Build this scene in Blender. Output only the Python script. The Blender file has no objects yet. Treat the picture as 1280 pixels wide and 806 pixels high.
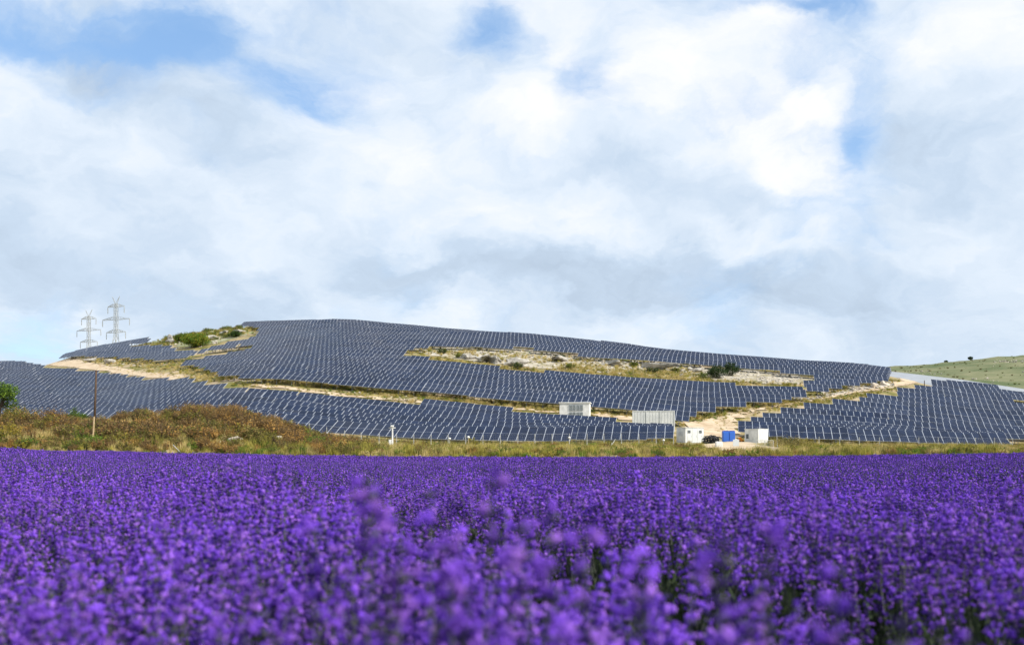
import bpy, bmesh, math, random
import numpy as np
from mathutils import Vector, Matrix, Euler

random.seed(7); rng = np.random.default_rng(7)
S = bpy.context.scene
COL = S.collection
R = math.radians

# ------------------------------------------------------------------ camera, sky, sun, exposure
F = 1280 * 35 / 36.0          # focal length in photograph pixels
CX, HY, CZ = 640.0, 561.0, 0.95
cam = bpy.data.objects.new('camera', bpy.data.cameras.new('camera'))
COL.objects.link(cam); S.camera = cam
cam.location = (0, 0, CZ); cam.rotation_euler = (R(90), 0, 0)
cd = cam.data
cd.lens = 35; cd.sensor_width = 36; cd.shift_y = (HY - 403) / 1280
cd.clip_start = 0.05; cd.clip_end = 9000
cd.dof.use_dof = True; cd.dof.focus_distance = 26.0; cd.dof.aperture_fstop = 3.2

SUN_AZ, SUN_EL = 118.0, 40.0
S.view_settings.view_transform = 'Standard'; S.view_settings.look = 'None'
S.view_settings.exposure = 0.30; S.view_settings.gamma = 1.0

world = bpy.data.worlds.new('World'); S.world = world; world.use_nodes = True
nt = world.node_tree; nt.nodes.clear()
def nd(t, tree=None):
    return (tree or nt).nodes.new(t)
def MA(op, a, b=None, c=None, clamp=False, tree=None):
    tr = tree or nt
    n = tr.nodes.new('ShaderNodeMath'); n.operation = op; n.use_clamp = clamp
    for i, v in enumerate((a, b, c)):
        if v is None: continue
        if isinstance(v, (int, float)): n.inputs[i].default_value = v
        else: tr.links.new(v, n.inputs[i])
    return n.outputs[0]
def SM(x, lo, hi):                                   # smoothstep
    n = nt.nodes.new('ShaderNodeMapRange'); n.interpolation_type = 'SMOOTHSTEP'
    nt.links.new(x, n.inputs[0]); n.inputs[1].default_value = lo; n.inputs[2].default_value = hi
    return n.outputs[0]
def NOI(vec, scale, detail, rough, dist=0.0):
    n = nt.nodes.new('ShaderNodeTexNoise'); n.inputs['Scale'].default_value = scale
    n.inputs['Detail'].default_value = detail; n.inputs['Roughness'].default_value = rough
    n.inputs['Distortion'].default_value = dist
    nt.links.new(vec, n.inputs['Vector']); return n.outputs[0]
tc = nd('ShaderNodeTexCoord'); sx = nd('ShaderNodeSeparateXYZ')
nt.links.new(tc.outputs['Generated'], sx.inputs[0])
dx, dy, dz = sx.outputs
az = MA('ARCTAN2', dx, dy); el = MA('ARCSINE', dz)
den = MA('ADD', MA('MAXIMUM', dz, 0.0), 0.42)
pv = nd('ShaderNodeCombineXYZ')
nt.links.new(MA('DIVIDE', dx, den), pv.inputs[0]); nt.links.new(MA('DIVIDE', dy, den), pv.inputs[1])
P = pv.outputs[0]
warp = NOI(P, 2.4, 7, 0.6); warp2 = NOI(P, 3.3, 7, 0.6, 0.3)
azw = MA('ADD', az, MA('MULTIPLY', MA('SUBTRACT', warp, 0.5), 0.22))
elw = MA('ADD', el, MA('MULTIPLY', MA('SUBTRACT', warp2, 0.5), 0.16))
def blob_sum(lst):
    tot = None
    for px, py, wpx, hpx, w in lst:
        a = math.atan((px - CX) / F); e = math.atan((HY - py) / F * math.cos(a))
        u = MA('DIVIDE', MA('SUBTRACT', azw, a), wpx / F); v = MA('DIVIDE', MA('SUBTRACT', elw, e), hpx / F)
        g = MA('MULTIPLY', MA('EXPONENT', MA('MULTIPLY', MA('ADD', MA('MULTIPLY', u, u), MA('MULTIPLY', v, v)), -1.0)), w)
        tot = g if tot is None else MA('ADD', tot, g)
    return tot
clear = blob_sum([(60, 40, 170, 40, .21), (235, 50, 90, 36, .21), (370, 118, 55, 34, .26), (130, 122, 60, 18, .16), (600, 22, 55, 30, .21),
                  (735, 110, 60, 34, .24), (1000, 4, 70, 18, .30), (1085, 165, 30, 40, .20), (990, 80, 40, 26, .10), (20, 425, 70, 34, .30), (170, 0, 160, 16, .14),
                  (1075, 90, 30, 40, .10), (420, 20, 50, 20, .10)])
q3 = nd('ShaderNodeCombineXYZ'); nt.links.new(MA('MULTIPLY', azw, 1.0), q3.inputs[0]); nt.links.new(MA('MULTIPLY', elw, 1.7), q3.inputs[1]); nt.links.new(MA('MULTIPLY', dy, 0.3), q3.inputs[2])
Q = q3.outputs[0]                                  # bearing and height, for the rounded heads and grey undersides of the clouds
wisp = MA('ADD', MA('MULTIPLY', NOI(Q, 9.0, 9, 0.62, 0.6), 2.0), 0.0)
clear = MA('MULTIPLY', clear, wisp)
bigc = NOI(P, 1.9, 9, 0.56, 0.2)
fine = NOI(Q, 7.5, 8, 0.58, 0.15)
dens = MA('SUBTRACT', MA('ADD', MA('MULTIPLY', bigc, 0.75), MA('ADD', MA('MULTIPLY', fine, 0.52), 0.03)), clear)
cov = SM(dens, 0.24, 0.66)
mask = MA('ADD', MA('MULTIPLY', cov, 0.55), 0.43)
dark = blob_sum([(740, 345, 170, 34, .42), (1165, 150, 85, 60, .40), (560, 365, 150, 26, .25), (850, 270, 120, 40, .20), (110, 200, 110, 40, .10),
                 (1180, 250, 90, 34, .25), (240, 345, 240, 50, .18), (760, 215, 110, 50, .14), (150, 40, 260, 40, .20), (60, 385, 110, 20, .20), (930, 365, 260, 26, .10)])
lite = blob_sum([(910, 305, 60, 22, .28), (1010, 305, 60, 18, .18), (1030, 220, 90, 40, .22), (870, 90, 110, 50, .20), (985, 45, 70, 34, .25),
                 (1240, 60, 90, 70, .12), (720, 280, 50, 40, .15), (480, 190, 90, 34, .12), (900, 175, 130, 50, .14), (1240, 320, 110, 26, .12), (1130, 50, 60, 50, .15)])
lum = MA('ADD', MA('SUBTRACT', MA('ADD', MA('ADD', MA('MULTIPLY', NOI(Q, 6.0, 9, 0.55, 0.2), 1.3), MA('MULTIPLY', fine, 0.5)), -0.27), MA('MULTIPLY', dark, 0.75)), lite)
lum = MA('SUBTRACT', lum, MA('MULTIPLY', MA('SUBTRACT', 1.0, SM(el, 0.04, 0.22)), 0.08))
ramp = nd('ShaderNodeValToRGB'); nt.links.new(lum, ramp.inputs[0])
cr = ramp.color_ramp; cr.elements[0].position = 0.12; cr.elements[0].color = (0.46, 0.56, 0.69, 1)
cr.elements[1].position = 0.92; cr.elements[1].color = (0.97, 0.98, 1.0, 1)
e = cr.elements.new(0.40); e.color = (0.59, 0.71, 0.86, 1)
e = cr.elements.new(0.64); e.color = (0.76, 0.85, 0.96, 1)
sky = nd('ShaderNodeTexSky'); sky.sky_type = 'NISHITA'; sky.sun_disc = False
sky.sun_elevation = R(SUN_EL); sky.sun_rotation = R(SUN_AZ); sky.air_density = 1.0; sky.dust_density = 0.3; sky.ozone_density = 2.0
bg1 = nd('ShaderNodeBackground'); nt.links.new(sky.outputs[0], bg1.inputs[0]); bg1.inputs[1].default_value = 0.15
veil = nd('ShaderNodeMixRGB'); nt.links.new(cov, veil.inputs[0]); veil.inputs[1].default_value = (0.30, 0.56, 0.97, 1); nt.links.new(ramp.outputs[0], veil.inputs[2])
bg2 = nd('ShaderNodeBackground'); nt.links.new(veil.outputs[0], bg2.inputs[0]); bg2.inputs[1].default_value = 0.85
mxs = nd('ShaderNodeMixShader'); nt.links.new(mask, mxs.inputs[0])
nt.links.new(bg1.outputs[0], mxs.inputs[1]); nt.links.new(bg2.outputs[0], mxs.inputs[2])
wo = nd('ShaderNodeOutputWorld'); nt.links.new(mxs.outputs[0], wo.inputs[0])

sun = bpy.data.objects.new('sun', bpy.data.lights.new('sun', 'SUN')); COL.objects.link(sun)
sdir = Vector((math.sin(R(SUN_AZ)) * math.cos(R(SUN_EL)), math.cos(R(SUN_AZ)) * math.cos(R(SUN_EL)), math.sin(R(SUN_EL))))
sun.rotation_euler = (-sdir).to_track_quat('-Z', 'Y').to_euler()
sun.data.energy = 4.6; sun.data.angle = R(0.5); sun.data.color = (1.0, 0.94, 0.84)

# ------------------------------------------------------------------ helpers
def tag(o, label=None, cat=None, group=None, kind=None):
    if label: o['label'] = label
    if cat: o['category'] = cat
    if group: o['group'] = group
    if kind: o['kind'] = kind
    return o
def empty(name, loc, rz=0.0):
    o = bpy.data.objects.new(name, None); COL.objects.link(o)
    o.empty_display_size = 0.3; o.location = loc; o.rotation_euler = (0, 0, rz); return o
class MB:
    """collects faces with material indices, builds one mesh object"""
    def __init__(s): s.v = []; s.f = []; s.m = []
    def add(s, vs, fs, mi=0):
        b = len(s.v); s.v += [tuple(q) for q in vs]
        for f in fs: s.f.append(tuple(i + b for i in f)); s.m.append(mi)
    def box(s, x0, x1, y0, y1, z0, z1, mi=0):
        s.add([(x0,y0,z0),(x1,y0,z0),(x1,y1,z0),(x0,y1,z0),(x0,y0,z1),(x1,y0,z1),(x1,y1,z1),(x0,y1,z1)],
              [(0,3,2,1),(4,5,6,7),(0,1,5,4),(1,2,6,5),(2,3,7,6),(3,0,4,7)], mi)
    def bar(s, p, q, r0, r1=None, n=5, mi=0, cap=True):
        p, q = Vector(p), Vector(q); r1 = r0 if r1 is None else r1
        d = (q - p); 
        if d.length < 1e-6: return
        d.normalize(); u = d.orthogonal().normalized(); w = d.cross(u)
        vs = [p + (u*math.cos(2*math.pi*k/n) + w*math.sin(2*math.pi*k/n))*r0 for k in range(n)]
        vs += [q + (u*math.cos(2*math.pi*k/n) + w*math.sin(2*math.pi*k/n))*r1 for k in range(n)]
        fs = [(k, (k+1) % n, n+(k+1) % n, n+k) for k in range(n)]
        if cap: fs += [tuple(range(n-1, -1, -1)), tuple(range(n, 2*n))]
        s.add(vs, fs, mi)
    def mesh(s, name, mats, smooth=False):
        me = bpy.data.meshes.new(name); me.from_pydata(s.v, [], s.f)
        for m in mats: me.materials.append(m)
        me.polygons.foreach_set('material_index', s.m)
        if smooth: me.polygons.foreach_set('use_smooth', [True]*len(s.f))
        me.update(); return me
    def build(s, name, mats, parent=None, smooth=False, bevel=0.0):
        if not isinstance(mats, (list, tuple)): mats = [mats]
        o = bpy.data.objects.new(name, s.mesh(name, mats, smooth)); COL.objects.link(o); o.parent = parent
        if bevel:
            b = o.modifiers.new('bevel', 'BEVEL'); b.width = bevel; b.segments = 2; b.limit_method = 'ANGLE'
        return o

def mat(name, col, rough=0.8, var=0.0, col2=None, scale=3.0, metal=0.0, transl=0.0, rnd=0.0, spec=0.3, bump=0.0, obj=False, detail=6):
    m = bpy.data.materials.new(name); m.use_nodes = True; t = m.node_tree; b = t.nodes['Principled BSDF']
    b.inputs['Roughness'].default_value = rough; b.inputs['Metallic'].default_value = metal
    b.inputs['Specular IOR Level'].default_value = spec
    b.inputs['Base Color'].default_value = (*col, 1)
    src = None
    tcn = t.nodes.new('ShaderNodeTexCoord'); vec = tcn.outputs['Object']
    if not obj:
        g = t.nodes.new('ShaderNodeNewGeometry'); vec = g.outputs['Position']
    if col2 is not None:
        n = t.nodes.new('ShaderNodeTexNoise'); n.inputs['Scale'].default_value = scale; n.inputs['Detail'].default_value = detail
        n.inputs['Roughness'].default_value = 0.62
        t.links.new(vec, n.inputs['Vector'])
        rp = t.nodes.new('ShaderNodeValToRGB'); rp.color_ramp.elements[0].position = 0.36; rp.color_ramp.elements[1].position = 0.64
        rp.color_ramp.elements[0].color = (*col, 1); rp.color_ramp.elements[1].color = (*col2, 1)
        t.links.new(n.outputs[0], rp.inputs[0]); src = rp.outputs[0]
    if rnd:
        oi = t.nodes.new('ShaderNodeObjectInfo'); h = t.nodes.new('ShaderNodeHueSaturation')
        mr = t.nodes.new('ShaderNodeMapRange'); mr.inputs[3].default_value = 1 - rnd; mr.inputs[4].default_value = 1 + rnd
        t.links.new(oi.outputs['Random'], mr.inputs[0]); t.links.new(mr.outputs[0], h.inputs['Value'])
        if src: t.links.new(src, h.inputs['Color'])
        else: h.inputs['Color'].default_value = (*col, 1)
        src = h.outputs[0]
    if src: t.links.new(src, b.inputs['Base Color'])
    if bump:
        n2 = t.nodes.new('ShaderNodeTexNoise'); n2.inputs['Scale'].default_value = scale*4; n2.inputs['Detail'].default_value = 8
        t.links.new(vec, n2.inputs['Vector'])
        bp = t.nodes.new('ShaderNodeBump'); bp.inputs['Strength'].default_value = bump; t.links.new(n2.outputs[0], bp.inputs['Height'])
        t.links.new(bp.outputs[0], b.inputs['Normal'])
    if transl:
        tr = t.nodes.new('ShaderNodeBsdfTranslucent'); mx = t.nodes.new('ShaderNodeMixShader'); mx.inputs[0].default_value = transl
        if src: t.links.new(src, tr.inputs[0])
        else: tr.inputs[0].default_value = (*col, 1)
        t.links.new(b.outputs[0], mx.inputs[1]); t.links.new(tr.outputs[0], mx.inputs[2])
        t.links.new(mx.outputs[0], t.nodes['Material Output'].inputs[0])
    return m

# ------------------------------------------------------------------ terrain heights
COLS = {
 -700: [(70,562),(85,540),(110,540),(160,527),(200,510),(250,490),(300,485),(360,500),(500,525)],
 -250: [(70,562),(83,540),(92,532),(108,538),(160,527),(200,500),(250,472),(285,464),(330,472),(400,500),(500,520)],
  0:   [(70,562),(78,550),(88,534),(98,533),(112,540),(135,534),(160,518),(185,500),(220,477),(255,462),(280,461),(320,470),(380,490),(500,520)],
 100: [(70,563),(78,550),(88,532),(98,532),(113,538),(130,536),(150,525),(175,508),(200,491),(235,471),(270,457),(300,449),(326,443),(350,447),(400,468),(500,500)],
 200: [(70,564),(78,550),(88,525),(96,523),(112,534),(125,534),(145,519),(168,500),(185,487),(215,471),(250,456),(285,441),(320,428),(342,425),(370,433),(420,460),(500,490)],
 300: [(70,565),(78,553),(88,527),(96,525),(110,535),(122,538),(140,518),(158,500),(172,478),(200,466),(230,453),(260,440),(290,424),(316,412),(336,408),(360,414),(410,440),(500,490)],
 430: [(70,567),(90,561),(104,557),(115,552),(122,549),(138,531),(155,512),(168,487),(200,464),(242,436),(280,414),(302,407),(325,410),(380,440),(500,485)],
 560: [(70,568),(90,562),(103,560),(117,558),(136,540),(153,523),(164,500),(190,478),(205,465),(240,438),(265,424),(288,419),(312,423),(370,450),(500,490)],
 700: [(70,569),(90,563),(102,561),(115,558.5),(134,547),(150,534),(160,512),(182,492),(200,478),(235,446),(262,431),(280,430),(305,436),(360,462),(500,500)],
 850: [(70,570),(85,566),(96,562),(112,557.5),(130,553),(138,550),(147,540),(157,528),(170,511),(195,490),(228,457),(250,448),(266,448),(295,457),(350,482),(500,510)],
 960: [(70,570),(85,567),(96,562),(118,557),(135,551.5),(145,548),(157,532),(170,508),(190,496),(222,467),(240,458),(258,457),(285,466),(340,487),(500,515)],
 1110:[(70,568),(100,562),(126,559),(145,552),(162,527),(180,505),(195,489),(215,477),(235,470),(250,470),(275,476),(330,490),(500,512)],
 1200:[(70,567),(100,563),(130,561),(148,554),(167,527),(183,507),(200,492),(215,488),(240,491),(300,500),(500,520)],
 1280:[(70,566),(100,563),(132,562),(150,555),(166,533),(182,514),(205,498),(220,496),(260,500),(330,510),(500,522)],
 1500:[(70,565),(100,563),(132,560),(155,550),(185,526),(215,509),(240,508),(300,515),(500,524)],
 2100:[(70,564),(100,563),(150,552),(200,530),(250,522),(300,525),(500,530)],
}
TS = np.arange(-1400, 2701, 10.0); DS = np.arange(60, 501, 2.0)
_px = np.array(sorted(COLS)); _zc = []
for p in _px:
    d, y = np.array(COLS[p], float).T
    z = CZ + (HY - y) / F * d
    dd = np.concatenate([[60], d]); zz = np.concatenate([[0.0], z])
    _zc.append(np.interp(DS, dd, zz))
_zc = np.array(_zc)
# smooth interpolation across bearings (Catmull-Rom)
def cat(tq):
    out = np.empty((len(tq), len(DS)))
    for i, t in enumerate(tq):
        t = min(max(t, _px[0]), _px[-1] - 1e-3)
        k = int(np.searchsorted(_px, t, side='right') - 1); k = min(k, len(_px) - 2)
        h = _px[k+1] - _px[k]; u = (t - _px[k]) / h
        p1, p2 = _zc[k], _zc[k+1]
        m1 = (p2 - _zc[k-1]) / (_px[k+1] - _px[k-1]) * h if k > 0 else (p2 - p1)
        m2 = (_zc[k+2] - p1) / (_px[k+2] - _px[k]) * h if k + 2 < len(_px) else (p2 - p1)
        out[i] = (2*u**3-3*u**2+1)*p1 + (u**3-2*u**2+u)*m1 + (-2*u**3+3*u**2)*p2 + (u**3-u**2)*m2
    return out
ZG = cat(TS)
def gsm(a, sig, ax):
    r = int(3*sig); k = np.exp(-0.5*(np.arange(-r, r+1)/sig)**2); k /= k.sum()
    pad = [(0,0),(0,0)]; pad[ax] = (r, r)
    ap = np.pad(a, pad, mode='edge')
    return np.apply_along_axis(lambda m: np.convolve(m, k, mode='valid'), ax, ap)
ZG = gsm(gsm(ZG, 1.8, 1), 2.0, 0)
# small-scale roughness of the hillside
_ph = rng.uniform(0, 6.28, (14, 2)); _kk = rng.normal(0, 0.16, (14, 2))
def rough(X, Y):
    s = 0*X
    for (a, b), (u, v) in zip(_ph, _kk): s = s + np.sin(X*u + Y*v + a)
    return s * 0.035
def field_z(X, Y):
    Yc = np.clip(Y, 4, 62); t = CX + F * X / np.maximum(Y, 4)
    u = np.clip((t - 700) / 700, -1.6, 1.6)
    return (-0.36 + 0.56*u*u*np.where(u < 0, 1.0, 0.71)) * (Yc - 4) / 58
def H(X, Y):
    X = np.asarray(X, float); Y = np.asarray(Y, float)
    Yc = np.maximum(Y, 1.0); t = CX + F * X / Yc
    ti = np.clip((t - TS[0]) / 10.0, 0, len(TS) - 1.001); di = np.clip((Y - 60) / 2.0, 0, len(DS) - 1.001)
    i = ti.astype(int); j = di.astype(int); a = ti - i; b = di - j
    z = (ZG[i, j]*(1-a)*(1-b) + ZG[i+1, j]*a*(1-b) + ZG[i, j+1]*(1-a)*b + ZG[i+1, j+1]*a*b)
    z = z + rough(X, Y) * np.clip((Y - 70) / 30, 0, 1)
    w = np.clip((Y - 500) / 500, 0, 1); z = z*(1-w) + (-4.0)*w
    wf = np.clip((Y - 62) / 7.0, 0, 1); wf = wf*wf*(3-2*wf)
    return field_z(X, Y)*(1-wf) + z*wf
def h(x, y): return float(H(np.array([x]), np.array([y]))[0])
def at(px, D): x = (px - CX) / F * D; return Vector((x, D, h(x, D)))
def on_ground(px, py, d0=66, d1=480, lift=0.0):               # where the view line through a photograph point meets the ground
    d = np.arange(d0, d1, 0.5); x = (px - CX)/F*d; z = CZ + (HY - py)/F*d
    s = np.nonzero(H(x, d) + lift >= z)[0]
    D = d[s[0]] if len(s) else d1
    return at(px, float(D))
def proj(x, y, z): return CX + F*x/y, HY - F*(z - CZ)/y
def inpoly(px, py, poly):
    px = np.asarray(px); py = np.asarray(py); ins = np.zeros(px.shape, bool); n = len(poly)
    for k in range(n):
        x1, y1 = poly[k]; x2, y2 = poly[(k+1) % n]
        if y1 == y2: continue
        c = ((y1 > py) != (y2 > py)) & (px < (x2-x1)*(py-y1)/(y2-y1) + x1)
        ins ^= c
    return ins

# ------------------------------------------------------------------ materials
def ground_mat():
    m = bpy.data.materials.new('dry_ground'); m.use_nodes = True; t = m.node_tree; b = t.nodes['Principled BSDF']
    b.inputs['Roughness'].default_value = 0.95; b.inputs['Specular IOR Level'].default_value = 0.1
    g = t.nodes.new('ShaderNodeNewGeometry')
    def noise(sc, det=7, r=0.62):
        n = t.nodes.new('ShaderNodeTexNoise'); n.inputs['Scale'].default_value = sc; n.inputs['Detail'].default_value = det
        n.inputs['Roughness'].default_value = r; t.links.new(g.outputs['Position'], n.inputs['Vector']); return n.outputs[0]
    def ramp(src, a, b_, lo, hi):
        r = t.nodes.new('ShaderNodeValToRGB'); r.color_ramp.elements[0].position = lo; r.color_ramp.elements[1].position = hi
        r.color_ramp.elements[0].color = (*a, 1); r.color_ramp.elements[1].color = (*b_, 1); t.links.new(src, r.inputs[0]); return r.outputs[0]
    def mix(f, a, b_):
        x = t.nodes.new('ShaderNodeMixRGB'); t.links.new(f, x.inputs[0]); t.links.new(a, x.inputs[1]); t.links.new(b_, x.inputs[2]); return x.outputs[0]
    grass = ramp(noise(0.35), (0.10, 0.115, 0.03), (0.34, 0.27, 0.10), 0.36, 0.66)
    dirt = ramp(noise(0.9), (0.30, 0.22, 0.13), (0.48, 0.39, 0.27), 0.35, 0.65)
    f1 = ramp(noise(0.16, 9), (0,0,0), (1,1,1), 0.46, 0.60)
    t.links.new(mix(f1, grass, dirt), b.inputs['Base Color'])
    bp = t.nodes.new('ShaderNodeBump'); bp.inputs['Strength'].default_value = 0.6; bp.inputs['Distance'].default_value = 0.3
    t.links.new(noise(2.2, 8), bp.inputs['Height']); t.links.new(bp.outputs[0], b.inputs['Normal'])
    return m
GROUND = ground_mat()
SAND = mat('sandy_track', (0.40, 0.30, 0.195), 0.95, col2=(0.60, 0.49, 0.355), scale=0.55, bump=0.6, spec=0.1)
SOIL = mat('field_soil', (0.035, 0.03, 0.022), 0.95, col2=(0.07, 0.055, 0.035), scale=3, spec=0.1)
ROCK = mat('limestone', (0.20, 0.185, 0.16), 0.9, col2=(0.48, 0.45, 0.40), scale=0.9, bump=0.7, spec=0.15)
ROCK2 = mat('pale_rubble', (0.33, 0.29, 0.24), 0.9, col2=(0.62, 0.56, 0.48), scale=1.6, bump=0.5, spec=0.15)
PANGLARE = mat('far_panel_glare', (0.24, 0.26, 0.29), 0.8, col2=(0.31, 0.33, 0.355), scale=0.25, spec=0.3)  # sky glare on distant panels, put into the pale grey colour
HILLM = mat('hill_grass', (0.085, 0.115, 0.05), 0.95, col2=(0.215, 0.21, 0.12), scale=0.022, spec=0.1, detail=9)
ALU = mat('aluminium_frame', (0.47, 0.50, 0.56), 0.45, spec=0.5)
GALV = mat('galvanised_steel', (0.33, 0.34, 0.35), 0.5, metal=0.6, spec=0.5)
def glass_mat():
    m = bpy.data.materials.new('solar_cells'); m.use_nodes = True; t = m.node_tree; b = t.nodes['Principled BSDF']
    b.inputs['Roughness'].default_value = 0.14; b.inputs['IOR'].default_value = 1.23
    oi = t.nodes.new('ShaderNodeObjectInfo'); g = t.nodes.new('ShaderNodeNewGeometry')
    n = t.nodes.new('ShaderNodeTexVoronoi'); n.inputs['Scale'].default_value = 1.0; t.links.new(g.outputs['Position'], n.inputs['Vector'])
    r = t.nodes.new('ShaderNodeValToRGB'); r.color_ramp.elements[0].color = (0.005, 0.010, 0.027, 1); r.color_ramp.elements[1].color = (0.013, 0.025, 0.064, 1)
    ad = MA('ADD', MA('MULTIPLY', n.outputs['Color'], 0.75, tree=t), MA('MULTIPLY', oi.outputs['Random'], 0.25, tree=t), tree=t)
    t.links.new(ad, r.inputs[0]); t.links.new(r.outputs[0], b.inputs['Base Color'])
    return m
CELLS = glass_mat()
WHITE = mat('white_painted_panel', (0.60, 0.60, 0.575), 0.55, col2=(0.80, 0.80, 0.78), scale=1.3, spec=0.4)
OFFW = mat('weathered_white_steel', (0.55, 0.57, 0.57), 0.6, col2=(0.70, 0.71, 0.69), scale=0.7, spec=0.3)
GREYP = mat('pale_grey_paint', (0.50, 0.54, 0.56), 0.55, spec=0.4)
DARKG = mat('dark_grille', (0.10, 0.115, 0.12), 0.6, spec=0.3)
BLUE = mat('blue_plastic', (0.045, 0.16, 0.62), 0.45, spec=0.4)
BLUED = mat('dark_blue_plastic', (0.02, 0.07, 0.32), 0.5, spec=0.4)
ORNG = mat('orange_paint', (0.75, 0.27, 0.03), 0.5, spec=0.4)
BLACK = mat('black_cable', (0.012, 0.012, 0.013), 0.6, spec=0.4)
PALEC = mat('pale_cable', (0.42, 0.42, 0.40), 0.6, spec=0.4)
WOOD = mat('dark_timber', (0.07, 0.045, 0.03), 0.85, col2=(0.12, 0.08, 0.055), scale=4, spec=0.1)
TANW = mat('bleached_timber', (0.42, 0.30, 0.16), 0.85, col2=(0.55, 0.42, 0.26), scale=5, spec=0.1)
CONC = mat('pale_concrete', (0.40, 0.40, 0.38), 0.85, col2=(0.50, 0.50, 0.47), scale=4, spec=0.2)
TOWER = mat('weathered_lattice_steel', (0.42, 0.43, 0.41), 0.6, spec=0.3)
def leaf(name, a, b, tr=0.3): return mat(name, a, 0.75, col2=b, scale=2.3, transl=tr, spec=0.15, rnd=0.22)
LF = {
 'brown': leaf('dry_brown_leaf', (0.085, 0.052, 0.022), (0.36, 0.235, 0.095)),
 'rust': leaf('rust_leaf', (0.17, 0.088, 0.024), (0.50, 0.30, 0.085)),
 'olive': leaf('olive_leaf', (0.07, 0.078, 0.018), (0.27, 0.24, 0.06)),
 'green': leaf('green_leaf', (0.05, 0.115, 0.015), (0.19, 0.28, 0.035)),
 'dark': leaf('dark_green_leaf', (0.016, 0.040, 0.014), (0.05, 0.085, 0.028)),
 'yellow': leaf('yellow_leaf', (0.24, 0.20, 0.025), (0.48, 0.38, 0.05)),
 'straw': leaf('straw_grass', (0.34, 0.26, 0.09), (0.66, 0.54, 0.24)),
 'ygrass': leaf('yellow_green_grass', (0.17, 0.17, 0.03), (0.46, 0.39, 0.09)),
}
TWIG = mat('bare_twig', (0.05, 0.035, 0.025), 0.9, col2=(0.13, 0.10, 0.075), scale=6, spec=0.1)
PETAL = mat('violet_petal', (0.130, 0.046, 0.48), 0.7, col2=(0.285, 0.105, 0.78), scale=9, transl=0.25, spec=0.15, rnd=0.22)
PETALP = mat('lilac_petal', (0.30, 0.12, 0.66), 0.7, col2=(0.44, 0.20, 0.82), scale=9, transl=0.3, spec=0.15, rnd=0.15)
CALYX = mat('deep_violet_calyx', (0.030, 0.016, 0.11), 0.75, col2=(0.07, 0.042, 0.20), scale=9, transl=0.2, spec=0.15, rnd=0.2)
STEM = mat('grey_green_stem', (0.075, 0.085, 0.075), 0.8, col2=(0.17, 0.17, 0.16), scale=6, transl=0.15, spec=0.15)
LEAFB = mat('lavender_foliage', (0.022, 0.036, 0.018), 0.8, col2=(0.06, 0.085, 0.04), scale=7, transl=0.2, spec=0.15)

# ------------------------------------------------------------------ ground sheet
def lines(*segs):
    out = []
    for a, b, st in segs: out += list(np.arange(a, b, st))
    return np.array(out + [segs[-1][1]])
xs = lines((-4000,-1000,600), (-1000,-400,100), (-400,-260,14), (-260,260,2.5), (260,400,14), (400,1000,100), (1000,4000,600))
ys = lines((-600,-60,90), (-60,0,12), (0,60,3), (60,76,1.6), (76,380,2.5), (380,520,14), (520,1200,85), (1200,6000,800))
GX, GY = np.meshgrid(xs, ys); GZ = H(GX, GY)
def grid_mesh(name, X, Y, Z, m):
    ny, nx = X.shape; vs = np.stack([X, Y, Z], -1).reshape(-1, 3)
    idx = np.arange(ny*nx).reshape(ny, nx)
    fs = np.stack([idx[:-1,:-1], idx[:-1,1:], idx[1:,1:], idx[1:,:-1]], -1).reshape(-1, 4)
    me = bpy.data.meshes.new(name); me.from_pydata(vs.tolist(), [], fs.tolist()); me.materials.append(m)
    me.polygons.foreach_set('use_smooth', [True]*len(fs)); me.update()
    o = bpy.data.objects.new(name, me); COL.objects.link(o); return o
tag(grid_mesh('ground', GX, GY, GZ, GROUND), kind='structure')
fx = np.arange(-48, 48.1, 2.0); fy = np.arange(-6, 63.1, 2.0); FX, FY = np.meshgrid(fx, fy)
tag(grid_mesh('field', FX, FY, H(FX, FY) + 0.02, SOIL), kind='structure')

def drape(name, poly, m, lift=0.10, step=1.1, ragged=0.8, seed=0):
    """a sheet following the ground inside a photograph-traced outline turned into ground points"""
    pts = [on_ground(px, py) for px, py in poly]
    P2 = [(p.x, p.y) for p in pts]
    x0, x1 = min(p[0] for p in P2), max(p[0] for p in P2); y0, y1 = min(p[1] for p in P2), max(p[1] for p in P2)
    X, Y = np.meshgrid(np.arange(x0-2, x1+2, step), np.arange(y0-2, y1+2, step))
    r = np.random.default_rng(seed)
    jx = r.normal(0, ragged*0.35, X.shape); jy = r.normal(0, ragged*0.35, X.shape)
    ins = inpoly((X+jx).ravel(), (Y+jy).ravel(), P2).reshape(X.shape)
    Z = H(X, Y) + lift
    mb = MB(); idx = {}
    for i in range(X.shape[0]-1):
        for j in range(X.shape[1]-1):
            if ins[i,j] and ins[i+1,j] and ins[i,j+1] and ins[i+1,j+1]:
                q = []
                for a, b in ((i,j),(i,j+1),(i+1,j+1),(i+1,j)):
                    if (a,b) not in idx: idx[(a,b)] = len(mb.v); mb.v.append((X[a,b], Y[a,b], Z[a,b]))
                    q.append(idx[(a,b)])
                mb.f.append(tuple(q)); mb.m.append(0)
    o = mb.build(name, m, smooth=True); return tag(o, kind='structure')
drape('dirt_track', [(866,562),(880,556),(905,553),(900,547),(880,548),(862,540),(850,532),(846,527),(880,524),(930,515),(985,504),(1050,490),(1095,480),(1122,476),(1120,471),(1112,468),
                     (1132,467),(1150,473),(1150,481),(1122,486),(1080,492),(1040,499),(1006,504),(975,510),(952,515),(938,520),(925,527),(922,534),(930,545),(925,551),(950,556),(985,562),(962,567),(905,566),(884,561)], SAND, 0.13, 1.0, seed=1)
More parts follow.
